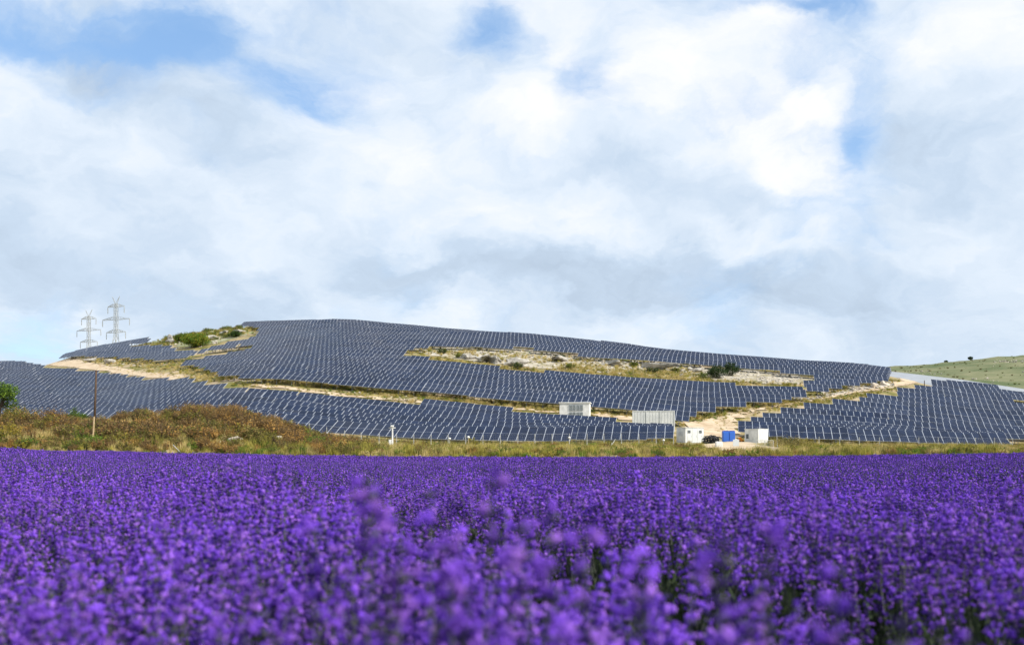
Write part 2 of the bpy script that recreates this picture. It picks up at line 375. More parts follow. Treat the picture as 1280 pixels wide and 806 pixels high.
drape('dirt_track', [(30,448),(60,447),(110,452),(150,459),(200,466),(236,467),(243,474),(205,476),(170,472),(120,464),(60,458),(28,454)], SAND, 0.13, 1.4, seed=2)
drape('dirt_track', [(250,473),(320,480),(400,489),(480,497),(560,503),(640,509.5),(740,517),(740,521),(640,514),(560,508),(480,502),(400,494.5),(320,486),(255,478)], SAND, 0.13, 1.2, seed=3)
drape('dirt_track', [(738,515),(790,520),(845,527),(850,533),(790,528),(740,521)], SAND, 0.13, 1.0, seed=4)
drape('dirt_track', [(800,542),(850,545),(880,551),(870,553),(820,549)], SAND, 0.12, 0.9, seed=5)
drape('stony_ground', [(505,437),(540,434),(656,436),(719,445),(781,452),(844,455),(884,459),(946,463),(1000,470),(1022,473),(1004,481),(960,481),(902,477),(831,473),(765,468),(719,463),(662,461),(594,453),(540,446)],
      mat('stony_slope', (0.24, 0.20, 0.10), 0.95, col2=(0.50, 0.46, 0.40), scale=0.28, bump=0.7, spec=0.1, detail=10), 0.10, 1.5, seed=6)
drape('stony_ground', [(190,418),(236,408),(295,408),(322,412),(320,417),(287,426),(247,435),(219,435),(211,429),(185,430)],
      mat('stony_knoll', (0.14, 0.17, 0.04), 0.95, col2=(0.42, 0.39, 0.29), scale=0.22, bump=0.7, spec=0.1, detail=10), 0.10, 1.6, seed=7)
drape('stony_ground', [(985,500),(1040,489),(1060,483),(1085,482),(1112,476),(1118,484),(1085,489),(1040,496),(1000,503)], ROCK2, 0.16, 1.2, seed=8)

# ------------------------------------------------------------------ far hill and far panel band right of the hill
def far_patch(name, rows, m, n=60, bumpz=0.0, seed=3):
    """rows: list of (depth, [(px, py) ...]) from near to far"""
    r = np.random.default_rng(seed); X, Y, Z = [], [], []
    p0 = max(q[1][0][0] for q in rows); p1 = min(q[1][-1][0] for q in rows)
    tq = np.linspace(p0, p1, n)
    for D, pts in rows:
        a = np.array(pts, float); py = np.interp(tq, a[:,0], a[:,1])
        X.append((tq-CX)/F*D); Y.append(np.full(n, D)); Z.append(CZ + (HY-py)/F*D)
    X, Y, Z = map(np.array, (X, Y, Z))
    Z = Z + bumpz*(np.sin(X*.11+Y*.07)+np.sin(X*.05-Y*.13+1)+np.sin(X*.23+2))
    return grid_mesh(name, X, Y, Z, m)
hr = []
for k in range(25):
    u = k/24; D = 430 + 420*u
    sk = np.array([(1020,466),(1080,461.5),(1110,459),(1150,456.5),(1200,451.5),(1240,447),(1280,444.5),(1500,437),(1900,470)], float)
    lo = np.array([(1020,500),(1110,502),(1280,515),(1500,515),(1900,515)], float)
    tq = np.linspace(1020, 1900, 60); w = math.sin(u*math.pi/2)
    hr.append((D, list(zip(tq, np.interp(tq, lo[:,0], lo[:,1])*(1-w) + np.interp(tq, sk[:,0], sk[:,1])*w))))
hr.append((950, [(1020,480),(1500,470),(1900,490)])); hr.append((1200, [(1020,540),(1500,540),(1900,540)]))
tag(far_patch('hill', hr, HILLM, 90, 0.35), kind='structure')
tag(far_patch('far_panel_band', [(288,[(1098,486),(1300,510),(1600,520)]),(300,[(1098,474),(1200,483),(1300,498),(1600,515)]),(345,[(1098,463),(1118,464.5),(1200,474),(1300,489),(1600,510)]),(360,[(1098,470),(1300,497),(1600,518)])], PANGLARE, 40), kind='structure')  # plain pale sheet standing in for far panels, glare painted in its colour

# ------------------------------------------------------------------ solar tables
PW, PH, TILT = 1.02, 1.66, R(28)
AXA = R(11.0)                                     # the rows run across, right ends nearer
AX = np.array([math.cos(AXA), -math.sin(AXA)]); BX = np.array([math.sin(AXA), math.cos(AXA)])
Z0 = 0.75
ct, st = math.cos(TILT), math.sin(TILT)
def pl(s, off=0.0):                               # along the tilted plane from the lower edge, off = normal offset
    return (-PH*ct + s*ct - off*st, Z0 + s*st + off*ct)
def panel_geo(mb, n, xf=None, mi=(0, 1)):
    """aluminium tray with the dark module faces let in, two modules high"""
    w = n*PW/2; V = []; 
    def quad(x0, x1, s0, s1, off, m, back=None):
        a = pl(s0, off); b = pl(s1, off)
        q = [(x0, *a), (x1, *a), (x1, *b), (x0, *b)]
        if back is None: mb_add(q, [(0,1,2,3)], m)
        else:
            c = pl(s0, back); d = pl(s1, back)
            q += [(x0, *c), (x1, *c), (x1, *d), (x0, *d)]
            mb_add(q, [(0,1,2,3),(7,6,5,4),(4,5,1,0),(5,6,2,1),(6,7,3,2),(7,4,0,3)], m)
    def mb_add(q, fs, m):
        if xf is not None: q = [xf @ Vector(p) for p in q]
        mb.add(q, fs, m)
    quad(-w, w, 0, 2*PH, 0.0, mi[0], -0.045)
    for r in range(2):
        for i in range(n):
            x0 = -w + i*PW
            quad(x0+0.028, x0+PW-0.028, r*PH+0.017, (r+1)*PH-0.017, 0.006, mi[1])
def frame_geo(mb, n, xf=None, mi=0, legs=True):
    w = n*PW/2; m2 = MB()
    for s in (0.55, 2.75):
        y, z = pl(s, -0.11); m2.box(-w, w, y-0.04, y+0.04, z-0.05, z+0.045, mi)
    k = max(1, round(n/3)); xsup = [-w + (i+0.5)*2*w/k for i in range(k)]
    for x in xsup:
        a = pl(0.25, -0.20); b = pl(3.1, -0.20); m2.bar((x, *a), (x, *b), 0.05, n=4, mi=mi)
        if legs:
            for s in (0.75, 2.6):
                y, z = pl(s, -0.22); m2.bar((x, y, -0.9), (x, y, z), 0.05, n=4, mi=mi)
    vs = m2.v if xf is None else [xf @ Vector(p) for p in m2.v]
    mb.add(vs, m2.f, mi)
    return xsup
A = [(-40,450),(30,453),(55,459),(120,465),(170,472),(204,474),(236,473),(262,480),(320,484.5),(420,494),(520,503),(527,501),(600,507),(640,512),(700,518),(760,524),(836,533),(838,538),
     (838,541),(784,541),(783,544),(760,544.5),(758,547),(736,548),(735,551),(640,554),(582,554),(560,551),(480,545),(400,540),(330,532),(280,530),(200,533),(0,534),(-40,534)]
B = [(54,449),(56,420),(150,395),(190,390),(193,418),(186,429),(160,431),(211,430),(219,437),(247,437),(272,429),(302,423),(321,418),(324,410),(295,406),(264,406.5),(236,406),(236,380),(430,370),(700,390),
     (1000,420),(1112,440),(1113,468),(1109,474),(1080,479),(1050,481),(1048,486),(1030,488),(1006,490),(1005,495),(976,497),(975,500),(943,504),(915,507.5),(912,511),(898,511),(896,515),(879,517),(862,520),(860,524),(842,523.5),
     (789,516),(740,511.5),(699,506),(640,501),(605,499),(567,495),(517,490),(492,488.5),(425,480.5),(340,473.5),(309,471.5),(279,467),(257,459),(228,454.5),(233,447.5),(257,443.5),(287,439),(315,432.5),(300,432),(268,437),(240,444),(228,448.5),(200,449.5),(150,446.5),(100,444.5)]
HO = [(505,437.5),(540,433),(656,435),(719,443.5),(781,450),(844,453.5),(884,455),(886,458),(920,459.5),(946,460.5),(981,465),(1000,468.5),(1024,471),(1023,474),(1004,475),(1004,482.5),(960,482.5),(902,479),(831,475.5),(765,470.5),(719,465),(662,463.5),(594,456),(540,448),(505,443)]
RB = [(921,536),(922,530),(924,525),(938,524.5),(939,519.5),(952,519),(953,515),(973,514.5),(974,510),(1005,509.5),(1006,504.5),(1037,504),(1038,499),(1080,498.5),(1081,493),(1121,492.5),(1122,487),(1145,486.5),(1146,482),(1165,481.5),(1166,476),(1206,479),(1246,482.5),(1251,487),(1280,489),(1420,494),
      (1420,549),(1281,541),(1258,541),(1253,544),(1266,551),(1270,558),(1120,557),(1035,554),(1034,544),(960,537),(935,533)]
SKIP_R = [(1264,499),(1300,500),(1300,505),(1264,504)]
ridge_p = np.array(sorted(COLS)); ridge_d = np.array([max(COLS[p], key=lambda q: (HY-q[1])/1.0)[0] for p in ridge_p], float)
PITCH = 5.3; OFF_A, OFF_B = 0.0, 1.7
tables = []
KEEP_OUT = [(at(719,154), 3.4), (at(805,149), 3.0), (at(828,149), 3.0), (at(862,130), 2.8), (at(945,133), 4.6)]
def layout(block, poly, holes=(), off=0.0, prange=(-60, 1420), drange=(100, 350), maxn=8, curve=None, rr=(10, 90), cs=1.0):
    for r in range(*rr):
        i = np.arange(-330, 331); s = i*PW
        t0 = np.full(s.shape, r*PITCH + off) if curve is None else np.interp(s, *curve) + r*PITCH + off
        X = s*AX[0] + t0*BX[0]; Y = s*AX[1] + t0*BX[1]
        ok = (Y > drange[0]) & (Y < drange[1]); Ys = np.where(ok, Y, 200.0)
        Z = H(X, Ys); px, py = proj(X, Ys, Z + Z0 + PH*st*cs)
        ok &= inpoly(px, py, poly) & (px > prange[0]) & (px < prange[1])
        for hl in holes:
            for q in (.55, 1.45): ok &= ~inpoly(*proj(X, Ys, Z + Z0 + PH*st*q), hl)
        for g, rad in KEEP_OUT: ok &= (X-g.x)**2 + (Y-g.y)**2 > rad*rad
        ok &= Ys < np.interp(px, ridge_p, ridge_d) + 5
        # runs of cells -> tables
        k = 0; runs = []
        while k < len(i):
            if ok[k]:
                e = k
                while e + 1 < len(i) and ok[e+1]: e += 1
                if e - k + 1 >= 2: runs.append((k, e))
                k = e + 1
            else: k += 1
        for k, e in runs:
            n = e - k + 1; parts = []
            while n > 0:
                m = maxn if n >= maxn + 2 or n == maxn else (n if n <= maxn else maxn - 2)
                parts.append(m); n -= m
            c = k
            for m in parts:
                sc = (s[c] + s[c+m-1])/2; tc_ = (t0[c] + t0[c+m-1])/2; x, y = sc*AX[0]+tc_*BX[0], sc*AX[1]+tc_*BX[1]
                sk = math.atan2(t0[c+m-1]-t0[c], max(1.0, s[c+m-1]-s[c]))*.75
                tables.append(dict(block=block, r=r, s=sc, x=x, y=y, n=m, sk=sk)); c += m
layout('A', A, prange=(-50, 900), drange=(112, 300), off=OFF_A, cs=1.4)
KN = [(186,418),(236,403),(295,404),(324,410),(321,419),(302,424),(272,430),(247,438),(219,438),(211,431),(160,432.5),(165,428.5),(186,429)]
KS = [(228,449),(240,444),(268,437.5),(315,432),(318,434.5),(257,446)]
layout('B', B, [HO, KN, KS], drange=(138, 345), off=OFF_B, cs=.6)
layout('R', RB, [SKIP_R], off=0.6, drange=(125, 230), cs=1.35)
for tb in tables:
    hw = tb['n']*PW/2
    xa, ya = tb['x']-AX[0]*hw, tb['y']-AX[1]*hw; xb, yb = tb['x']+AX[0]*hw, tb['y']+AX[1]*hw
    za, zb = h(xa, ya), h(xb, yb)
    roll = math.atan2(zb-za, 2*hw) + random.gauss(0, 0.004)
    z = (za+zb)/2*0.5 + h(tb['x'], tb['y'])*0.5 + random.uniform(-0.06, 0.06)
    rot = Matrix.Rotation(-AXA + tb['sk'] + random.gauss(0, 0.006), 4, 'Z') @ Matrix.Rotation(-roll, 4, 'Y') @ Matrix.Rotation(random.gauss(0, 0.02), 4, 'X')
    tb['mat'] = Matrix.Translation((tb['x'], tb['y'], z)) @ rot
    px, py = proj(tb['x'], tb['y'], z+1.5); tb['px'], tb['py'] = px, py
    hid = 0.25 if (px < 330 and py > 512) else 1.0           # behind the thicket
    inside = 1.0 if -5 < px < 1285 else 0.1
    tb['area'] = tb['n']/tb['y']**2*hid*inside
order = sorted(range(len(tables)), key=lambda k: -tables[k]['area'])
indiv = set(order[:300]); legged = set(order[:110])
print('TABLES', len(tables), {b: sum(t['block'] == b for t in tables) for b in 'ABR'})
# ordinals inside each block, for the labels
ORD = ['', 'first','second','third','fourth','fifth','sixth','seventh','eighth','ninth','tenth','eleventh','twelfth','thirteenth','fourteenth','fifteenth','sixteenth','seventeenth','eighteenth','nineteenth','twentieth',
       'twenty-first','twenty-second','twenty-third','twenty-fourth','twenty-fifth','twenty-sixth','twenty-seventh','twenty-eighth','twenty-ninth','thirtieth']
def label_for(k):
    t = tables[k]; b = t['block']
    rows = sorted({q['r'] for q in tables if q['block'] == b}); ri = rows.index(t['r']) + 1
    row = sorted([q['s'] for q in tables if q['block'] == b and q['r'] == t['r'] and -10 < q['px'] < 1290])
    if t['s'] in row: i = row.index(t['s']) + 1
    else: i = 1
    j = len(row) - i + 1
    side = ('left', i) if i <= j else ('right', j)
    o = lambda q: ORD[min(q, 30)]
    rowtxt = 'lowest row' if ri == 1 else o(ri) + ' row up'
    end = 'at the %s end' % side[0] if side[1] == 1 else '%s from the %s end' % (o(side[1]), side[0])
    blk = {'A': 'block behind the fence', 'B': 'block on the upper slope', 'R': 'block right of the track'}[b]
    return 'solar table %s, %s, %s' % (end, rowtxt, blk)
PM, FM, FML, LEGM = {}, {}, {}, {}
for n in range(1, 10):
    mb = MB(); panel_geo(mb, n); PM[n] = mb.mesh('panel_array', [ALU, CELLS])
    mb = MB(); frame_geo(mb, n, legs=True); FM[n] = mb.mesh('support_frame', [GALV])
    mb = MB(); LEGM[n] = frame_geo(mb, n, legs=False); FML[n] = mb.mesh('support_frame', [GALV])
def leg_mesh(s):
    y, z = pl(s, -0.22); mb = MB(); mb.bar((0, 0, -0.9), (0, 0, z), 0.05, n=6); return mb.mesh('leg', [GALV]), y
LF_, LB_ = leg_mesh(0.75), leg_mesh(2.6)
rest = MB()
for k, tb in enumerate(tables):
    n = tb['n']
    if k not in indiv:
        panel_geo(rest, n, tb['mat'], (0, 1)); frame_geo(rest, n, tb['mat'], 2); continue
    e = empty('solar_table', (0, 0, 0)); e.matrix_world = tb['mat']
    tag(e, label_for(k), 'solar panel', {'A': 'solar tables behind the fence', 'B': 'solar tables on the upper slope', 'R': 'solar tables right of the track'}[tb['block']])
    o = bpy.data.objects.new('panel_array', PM[n]); COL.objects.link(o); o.parent = e
    if k in legged:
        o = bpy.data.objects.new('support_frame', FML[n]); COL.objects.link(o); o.parent = e
        for x in LEGM[n]:
            for me, y in (LF_, LB_):
                l = bpy.data.objects.new('leg', me); COL.objects.link(l); l.parent = e; l.location = (x, y, 0)
    else:
        o = bpy.data.objects.new('support_frame', FM[n]); COL.objects.link(o); o.parent = e
tag(rest.build('solar_tables', [ALU, CELLS, GALV]), 'rows of small distant solar tables covering the upper hill', 'solar panels', kind='stuff')

# ------------------------------------------------------------------ scattering of uncountable stuff
def src_collection(name, objs):
    c = bpy.data.collections.new(name)
    for o in objs: c.objects.link(o)
    return c
def raw(name, mb, mats, smooth=False):
    return bpy.data.objects.new(name, mb.mesh(name, mats, smooth))
def scatter(name, pts, coll, label, cat):
    """pts rows: x, y, z, rx, ry, rz, scale, variant"""
    a = np.array(pts, float); me = bpy.data.meshes.new(name)
    me.from_pydata(a[:, :3].tolist(), [], [])
    ra = me.attributes.new('rot', 'FLOAT_VECTOR', 'POINT'); ra.data.foreach_set('vector', a[:, 3:6].astype(np.float32).ravel())
    sa = me.attributes.new('scl', 'FLOAT', 'POINT'); sa.data.foreach_set('value', a[:, 6].astype(np.float32))
    ia = me.attributes.new('idx', 'INT', 'POINT'); ia.data.foreach_set('value', a[:, 7].astype(np.int32))
    o = bpy.data.objects.new(name, me); COL.objects.link(o)
    g = bpy.data.node_groups.new(name, 'GeometryNodeTree')
    g.interface.new_socket('Geometry', in_out='INPUT', socket_type='NodeSocketGeometry')
    g.interface.new_socket('Geometry', in_out='OUTPUT', socket_type='NodeSocketGeometry')
    gi = g.nodes.new('NodeGroupInput'); go = g.nodes.new('NodeGroupOutput')
    ip = g.nodes.new('GeometryNodeInstanceOnPoints'); ci = g.nodes.new('GeometryNodeCollectionInfo')
    ci.inputs['Collection'].default_value = coll; ci.inputs['Separate Children'].default_value = True; ci.inputs['Reset Children'].default_value = True
    ip.inputs['Pick Instance'].default_value = True
    def na(nm, ty):
        q = g.nodes.new('GeometryNodeInputNamedAttribute'); q.data_type = ty; q.inputs['Name'].default_value = nm
        return q.outputs['Attribute']
    er = g.nodes.new('FunctionNodeEulerToRotation')
    L = g.links.new
    L(gi.outputs[0], ip.inputs['Points']); L(ci.outputs[0], ip.inputs['Instance'])
    L(na('rot', 'FLOAT_VECTOR'), er.inputs[0]); L(er.outputs[0], ip.inputs['Rotation'])
    L(na('scl', 'FLOAT'), ip.inputs['Scale']); L(na('idx', 'INT'), ip.inputs['Instance Index'])
    L(ip.outputs[0], go.inputs[0])
    md = o.modifiers.new('scatter', 'NODES'); md.node_group = g
    return tag(o, label, cat, kind='stuff')
def rquad(mb, p, sx, sz, r, mi=0):
    """one small leaf-like quad with a random facing"""
    u = Vector(r.normal(0, 1, 3)).normalized(); w = u.orthogonal().normalized()
    a = r.uniform(0, 6.28); w2 = u.cross(w); v = w*math.cos(a) + w2*math.sin(a); q = u.cross(v)
    p = Vector(p)
    mb.add([p - v*sx, p + q*sz*0.5, p + v*sx, p - q*sz*0.5], [(0,1,2,3)], mi)
def tuft(mb, r, n, hgt, spread, wid, mi=0, lean=0.35):
    for _ in range(n):
        a = r.uniform(0, 6.28); d = abs(r.normal(0, spread)); x, y = math.cos(a)*d, math.sin(a)*d
        hh = hgt*r.uniform(0.55, 1.1); la = r.uniform(0, 6.28); l = hh*lean*r.uniform(0.2, 1)
        f = r.uniform(0, 3.14); fx, fy = math.cos(f)*wid/2, math.sin(f)*wid/2
        mx, my = x+math.cos(la)*l*0.35, y+math.sin(la)*l*0.35
        mb.add([(x-fx, y-fy, -0.05), (x+fx, y+fy, -0.05), (mx+fx*.8, my+fy*.8, hh*.55), (mx-fx*.8, my-fy*.8, hh*.55), (x+math.cos(la)*l, y+math.sin(la)*l, hh)],
               [(0,1,2,3),(3,2,4)], mi)
def shrub_geo(leaves, twigs, r, rad, hgt, nleaf, lsize, ntw=14, up=0.5, li=0, ti=0, mixi=None):
    """twiggy crown: bent twigs fanning from the base, leaf faces gathered in clumps along them"""
    tips = []
    for _ in range(ntw):
        a = r.uniform(0, 6.28); sp = rad*math.sqrt(r.uniform(0.02, 1)); top = hgt*(1 - 0.45*(sp/rad)**2)*r.uniform(0.72, 1.12)
        p0 = Vector((r.normal(0, rad*.12), r.normal(0, rad*.12), -0.1)); p2 = Vector((math.cos(a)*sp, math.sin(a)*sp, top))
        p1 = p0.lerp(p2, 0.5) + Vector((math.cos(a)*sp*.15, math.sin(a)*sp*.15, top*0.08))
        twigs.bar(p0, p1, 0.022, 0.014, 4, ti, False); twigs.bar(p1, p2, 0.014, 0.006, 4, ti, False)
        tips.append((p1, p2)); tips.append((p0.lerp(p1, .25), p1)); tips.append((p1, p2))
        for _ in range(3):
            q = p1.lerp(p2, r.uniform(0.1, 0.9)); d = Vector((r.normal(), r.normal(), abs(r.normal())+.3)).normalized()*rad*r.uniform(.12, .32)
            twigs.bar(q, q+d, 0.009, 0.004, 3, ti, False); tips.append((q, q+d))
    for _ in range(nleaf):
        a, b = tips[r.integers(len(tips))]; p = a.lerp(b, r.uniform(0.15, 1.1)) + Vector(r.normal(0, 1, 3))*rad*0.085
        if p.z < 0: p.z = r.uniform(0, hgt*.3)
        m = li if mixi is None or r.uniform() > 0.25 else mixi
        rquad(leaves, p, lsize*r.uniform(.6, 1.4), lsize*r.uniform(.5, 1.1), r, m)

# dry grass and weeds ------------------------------------------------
gr = np.random.default_rng(11); gsrc = []
for k, (mname, hh) in enumerate([('straw', .75), ('straw', .55), ('ygrass', .6), ('ygrass', .8), ('green', .5), ('olive', .6), ('rust', .55)]):
    mb = MB(); tuft(mb, gr, 95, hh, 0.28, 0.022); gsrc.append(raw('grass_tuft.%02d' % k, mb, [LF[mname]]))
for k, mname in enumerate(['straw', 'ygrass', 'olive', 'green']):      # broad-leaved weeds
    mb = MB(); shrub_geo(mb, mb, gr, .38, .55, 260, .05, 9, li=0, ti=1); gsrc.append(raw('grass_tuft.%02d' % (7+k), mb, [LF[mname], TWIG]))
GC = src_collection('grass_sources', gsrc)
gp = []
def patchy(x, y, s=0.13): return math.sin(x*s+y*s*.6+1)+math.sin(x*s*2.3-y*s*1.7)+math.sin(x*s*.7+y*s*2.9+2)
def add_grass(n, fn, smin, smax, wts, cond=None):
    c = 0; wts = np.array(wts, float); 
    while c < n:
        x, y = fn(); 
        c += 1
        if cond and not cond(x, y): continue
        q = wts.copy(); pt = patchy(x, y)
        if pt > .6: q[[0,1,7]] *= 3.0
        elif pt < -.6: q[[4,5,9,10]] *= 3.0
        q /= q.sum()
        gp.append((x, y, h(x, y), gr.normal(0, .08), gr.normal(0, .08), gr.uniform(0, 6.28), gr.uniform(smin, smax), gr.choice(11, p=q)))
def in_track(px, py): return inpoly(np.array([px]), np.array([py]), [(880,568),(884,559),(903,553),(898,547),(862,541),(846,527),(930,512),(1000,502),(1010,504),(950,520),(926,530),(932,551),(955,556),(985,562),(970,568)])[0]
def fence_zone():
    D = gr.uniform(66, 118); px = gr.uniform(300, 1420); return (px-CX)/F*D, D
def fz_ok(x, y):
    px, py = proj(x, y, h(x, y))
    if px > 1000 and y > 140: return False
    if 800 < px < 1005: 
        if in_track(px, py): return False
        if 845 < px < 990 and y > 106: return False
    return True
add_grass(6500, fence_zone, .35, 1.15, [2.4,2,5,4.6,4.2,3,1.3,1.2,2.8,2.4,3.4], fz_ok)
def fz_right():
    D = gr.uniform(112, 142); px = gr.uniform(960, 1420); return (px-CX)/F*D, D
add_grass(1100, fz_right, .5, 1.0, [4,3,5,4,1,2,1,1,2,2,1])
def strip(pts, wid, n, wts, smin=.5, smax=1.0):
    gpts = [on_ground(px, py) for px, py in pts]
    def fn():
        k = gr.integers(len(gpts)-1); p = gpts[k].lerp(gpts[k+1], gr.uniform()); return p.x+gr.normal(0, wid*.6), p.y+gr.normal(0, wid)
    add_grass(n, fn, smin, smax, wts)
W1 = [5,4,4,3,1,2,.3,2,2,1.5,.6]
strip([(290,473),(340,477),(425,486),(492,493),(567,500),(640,506),(700,513)], 1.3, 900, W1)
strip([(290,481),(340,485),(425,494),(492,501),(567,507),(640,513),(740,520)], 1.2, 420, W1, .35, .7)
strip([(60,455),(120,458),(170,466),(230,471)], 1.6, 160, W1, .3, .6)
strip([(900,538),(900,525),(940,516),(1000,506),(1060,493)], 1.6, 220, W1, .25, .55)
strip([(740,515),(800,520),(860,526),(900,517),(950,508),(1000,500),(1050,489),(1100,480),(1118,476)], 1.5, 650, [4,3,6,5,2,3,.3,1,2,2,1])
strip([(235,458),(260,466),(290,474),(255,472),(225,462),(190,458),(120,452)], 3.2, 600, W1)
strip([(70,449),(120,450),(200,455),(240,460)], 2.4, 260, W1)
strip([(195,424),(225,424),(250,422),(280,418),(316,413)], 6.0, 900, [3,2,7,6,6,3,0,1,4,3,5], .8, 1.7)
strip([(165,432),(190,431),(212,433)], 2.0, 120, [3,2,7,6,6,3,0,1,4,3,5], .6, 1.0)
strip([(540,448),(594,457),(662,464),(765,471),(831,476),(902,479),(1000,482)], 1.6, 620, [5,5,6,4,1,1,0,1,2,2,.6], .5, 1.1)
strip([(960,510),(1004,505),(1040,499),(1085,493),(1122,486)], 1.5, 320, [3,2,6,5,2,2,0,1,2,2,1.5], .4, .8)
strip([(520,439),(600,443),(700,453),(800,461),(860,466)], 5.0, 700, [6,5,5,3,.5,1,0,2,2,1,.5], .6, 1.2)
strip([(700,460),(760,465),(830,470),(880,473)], 2.5, 420, [6,5,5,3,.5,1,0,2,2,1,.5], .7, 1.2)
strip([(780,547),(820,549),(850,551)], 2.5, 200, W1)
def bank_top():
    D = gr.uniform(70, 94); px = gr.uniform(-70, 460); return (px-CX)/F*D, D
def bank_ok(x, y):
    px, py = proj(x, y, h(x, y) + .9); return py > np.interp(px, [-60,0,60,130,200,240,285,320,350,400,450], [508,511,512,520,506,498,498,508,520,538,550])
add_grass(800, bank_top, .7, 1.5, [1.6,1.4,1.2,1,1.2,4,6,.3,.5,1.2,1], bank_ok)
# bank in front of the thicket
def bank():
    D = gr.uniform(65, 74); px = gr.uniform(-60, 420); return (px-CX)/F*D, D
add_grass(600, bank, .3, .65, [3,2,4,4,4,3,1.5,1,2,2,3])
scatter('dry_grass', gp, GC, 'dry yellow and green grass and weeds between field and panels', 'grass')

# scrub thicket on the left bank --------------------------------------
sr = np.random.default_rng(23); ssrc = []
for k, (a, b, hh, nl) in enumerate([('brown','brown',1.15,650),('brown','rust',1.35,620),('rust','brown',1.0,600),('olive','brown',1.0,700),('green','olive',.9,700),('brown','olive',1.2,380),('olive','yellow',.9,600),('rust','straw',.9,520)]):
    mb = MB(); shrub_geo(mb, mb, sr, .85, hh, int(nl*.8), .068, 26, li=0, ti=2, mixi=1); ssrc.append(raw('scrub.%02d' % k, mb, [LF[a], LF[b], TWIG]))
SC = src_collection('scrub_sources', ssrc)
sp = []
top_line = np.array([(-60,512),(0,515),(40,518),(60,516),(100,522),(130,524),(160,514),(200,510),(235,504),(262,508),(285,505),(310,510),(330,520),(350,524),(370,530),(400,540),(440,549),(470,554)], float)
for _ in range(1450):
    D = sr.uniform(68.5, 96); px = sr.uniform(-75, 470); x = (px-CX)/F*D; z = h(x, D)
    lim = np.interp(px, top_line[:,0], top_line[:,1]); _, py = proj(x, D, z + 1.0)
    s = .32 + 1.15*sr.uniform()**2.0
    if D < 74: s *= .6
    _, pt = proj(x, D, z + 1.2*s)
    if pt < lim - 6:
        s *= max(0.3, (z and (HY-lim)/F*D + CZ - z)/(1.2*s)); 
        if s < 0.32: continue
    w = np.array([3.4,3.4,3,3.2,1.8,2.4,1.7,1.6]); pt = patchy(x*1.6, D*2.4, .3)
    if D < 77: w = np.array([1.2,1,1.2,4,3,1,3,1.2])
    if pt > .7: w[[2,7,1]] *= 3.5
    if pt < -.8: w[[3,4,6]] *= 3.0
    sp.append((x, D, z, sr.normal(0,.1), sr.normal(0,.1), sr.uniform(0,6.28), s, sr.choice(8, p=w/w.sum())))
for _ in range(380):
    D = sr.uniform(67, 112); px = sr.uniform(380, 1300); x = (px-CX)/F*D
    if not fz_ok(x, D): continue
    sp.append((x, D, h(x, D), 0, 0, sr.uniform(0,6.28), sr.uniform(.25,.68), sr.choice([3,4,4,6,7,2,3,1])))
for _ in range(110):
    px = sr.uniform(190, 318); D = sr.uniform(296, 334); x = (px-CX)/F*D; z = h(x, D); _, py = proj(x, D, z)
    if not inpoly(np.array([px]), np.array([py]), [(188,423),(212,413),(236,409),(295,408),(318,412),(300,420),(265,430),(222,433)])[0]: continue
    sp.append((x, D, z, 0, 0, sr.uniform(0,6.28), sr.uniform(.6,1.6), sr.choice([4,4,4,6,3])))
scatter('scrub_thicket', sp, SC, 'tangled brown and rust coloured scrub on the bank behind the lavender', 'scrub')

# ------------------------------------------------------------------ rocks
def rock_mesh(name, seed, n=3, jag=.28, flat=.7):
    bm = bmesh.new(); bmesh.ops.create_icosphere(bm, subdivisions=n, radius=1.0)
    r = np.random.default_rng(seed); ks = r.normal(0, 1.9, (9, 3)); ph = r.uniform(0, 6.28, 9); pl_ = r.normal(0, 1, (15, 3)); pl_ /= np.linalg.norm(pl_, axis=1)[:, None]
    for v in bm.verts:
        c = np.array(v.co); d = 1 + jag*0.45*sum(math.sin(ks[i] @ c*(1.6 if i < 6 else 4.5) + ph[i])*(1 if i < 6 else .5) for i in range(9))/3
        for q in pl_:
            s = q @ c
            if s > 0.58: d *= (0.58/s)**0.95
        v.co = Vector(c*d); v.co.z *= flat
    me = bpy.data.meshes.new(name); bm.to_mesh(me); bm.free(); return me
rsrc = []
for k in range(6):
    me = rock_mesh('stone.%02d' % k, 50+k, 2); me.materials.append(ROCK if k % 2 else ROCK2); rsrc.append(bpy.data.objects.new('stone.%02d' % k, me))
RC = src_collection('stone_sources', rsrc); rp = []; rr = np.random.default_rng(5)
def stones(poly, n, smin, smax):
    g = [on_ground(px, py) for px, py in poly]; P2 = [(p.x, p.y) for p in g]
    x0, x1 = min(p[0] for p in P2), max(p[0] for p in P2); y0, y1 = min(p[1] for p in P2), max(p[1] for p in P2); c = 0; tr = 0
    while c < n and tr < n*40:
        tr += 1; x, y = rr.uniform(x0, x1), rr.uniform(y0, y1)
        if not inpoly(np.array([x]), np.array([y]), P2)[0]: continue
        c += 1; s = smin + (smax-smin)*rr.uniform()**2.5
        rp.append((x, y, h(x, y)+s*.1, rr.normal(0,.3), rr.normal(0,.3), rr.uniform(0,6.28), s, rr.integers(6)))
stones([(540,437),(656,438),(719,446),(781,453),(844,456),(884,461),(946,465),(1000,471),(1015,474),(1000,480),(902,476),(831,472),(719,461),(662,460),(594,452)], 1500, .12, .75)
stones([(915,463),(960,467),(1005,474),(1000,481),(950,480),(915,476)], 800, .12, .6)
stones([(660,440),(880,458),(880,466),(780,458),(660,449)], 700, .15, .8)
stones([(192,420),(236,408),(315,411),(270,431),(245,437),(215,436)], 760, .3, 1.15)
stones([(240,444),(290,434),(316,431),(300,437),(260,441)], 160, .15, .6)
stones([(985,500),(1040,489),(1085,482),(1118,477),(1118,484),(1085,489),(1040,496),(1000,503)], 380, .15, .8)
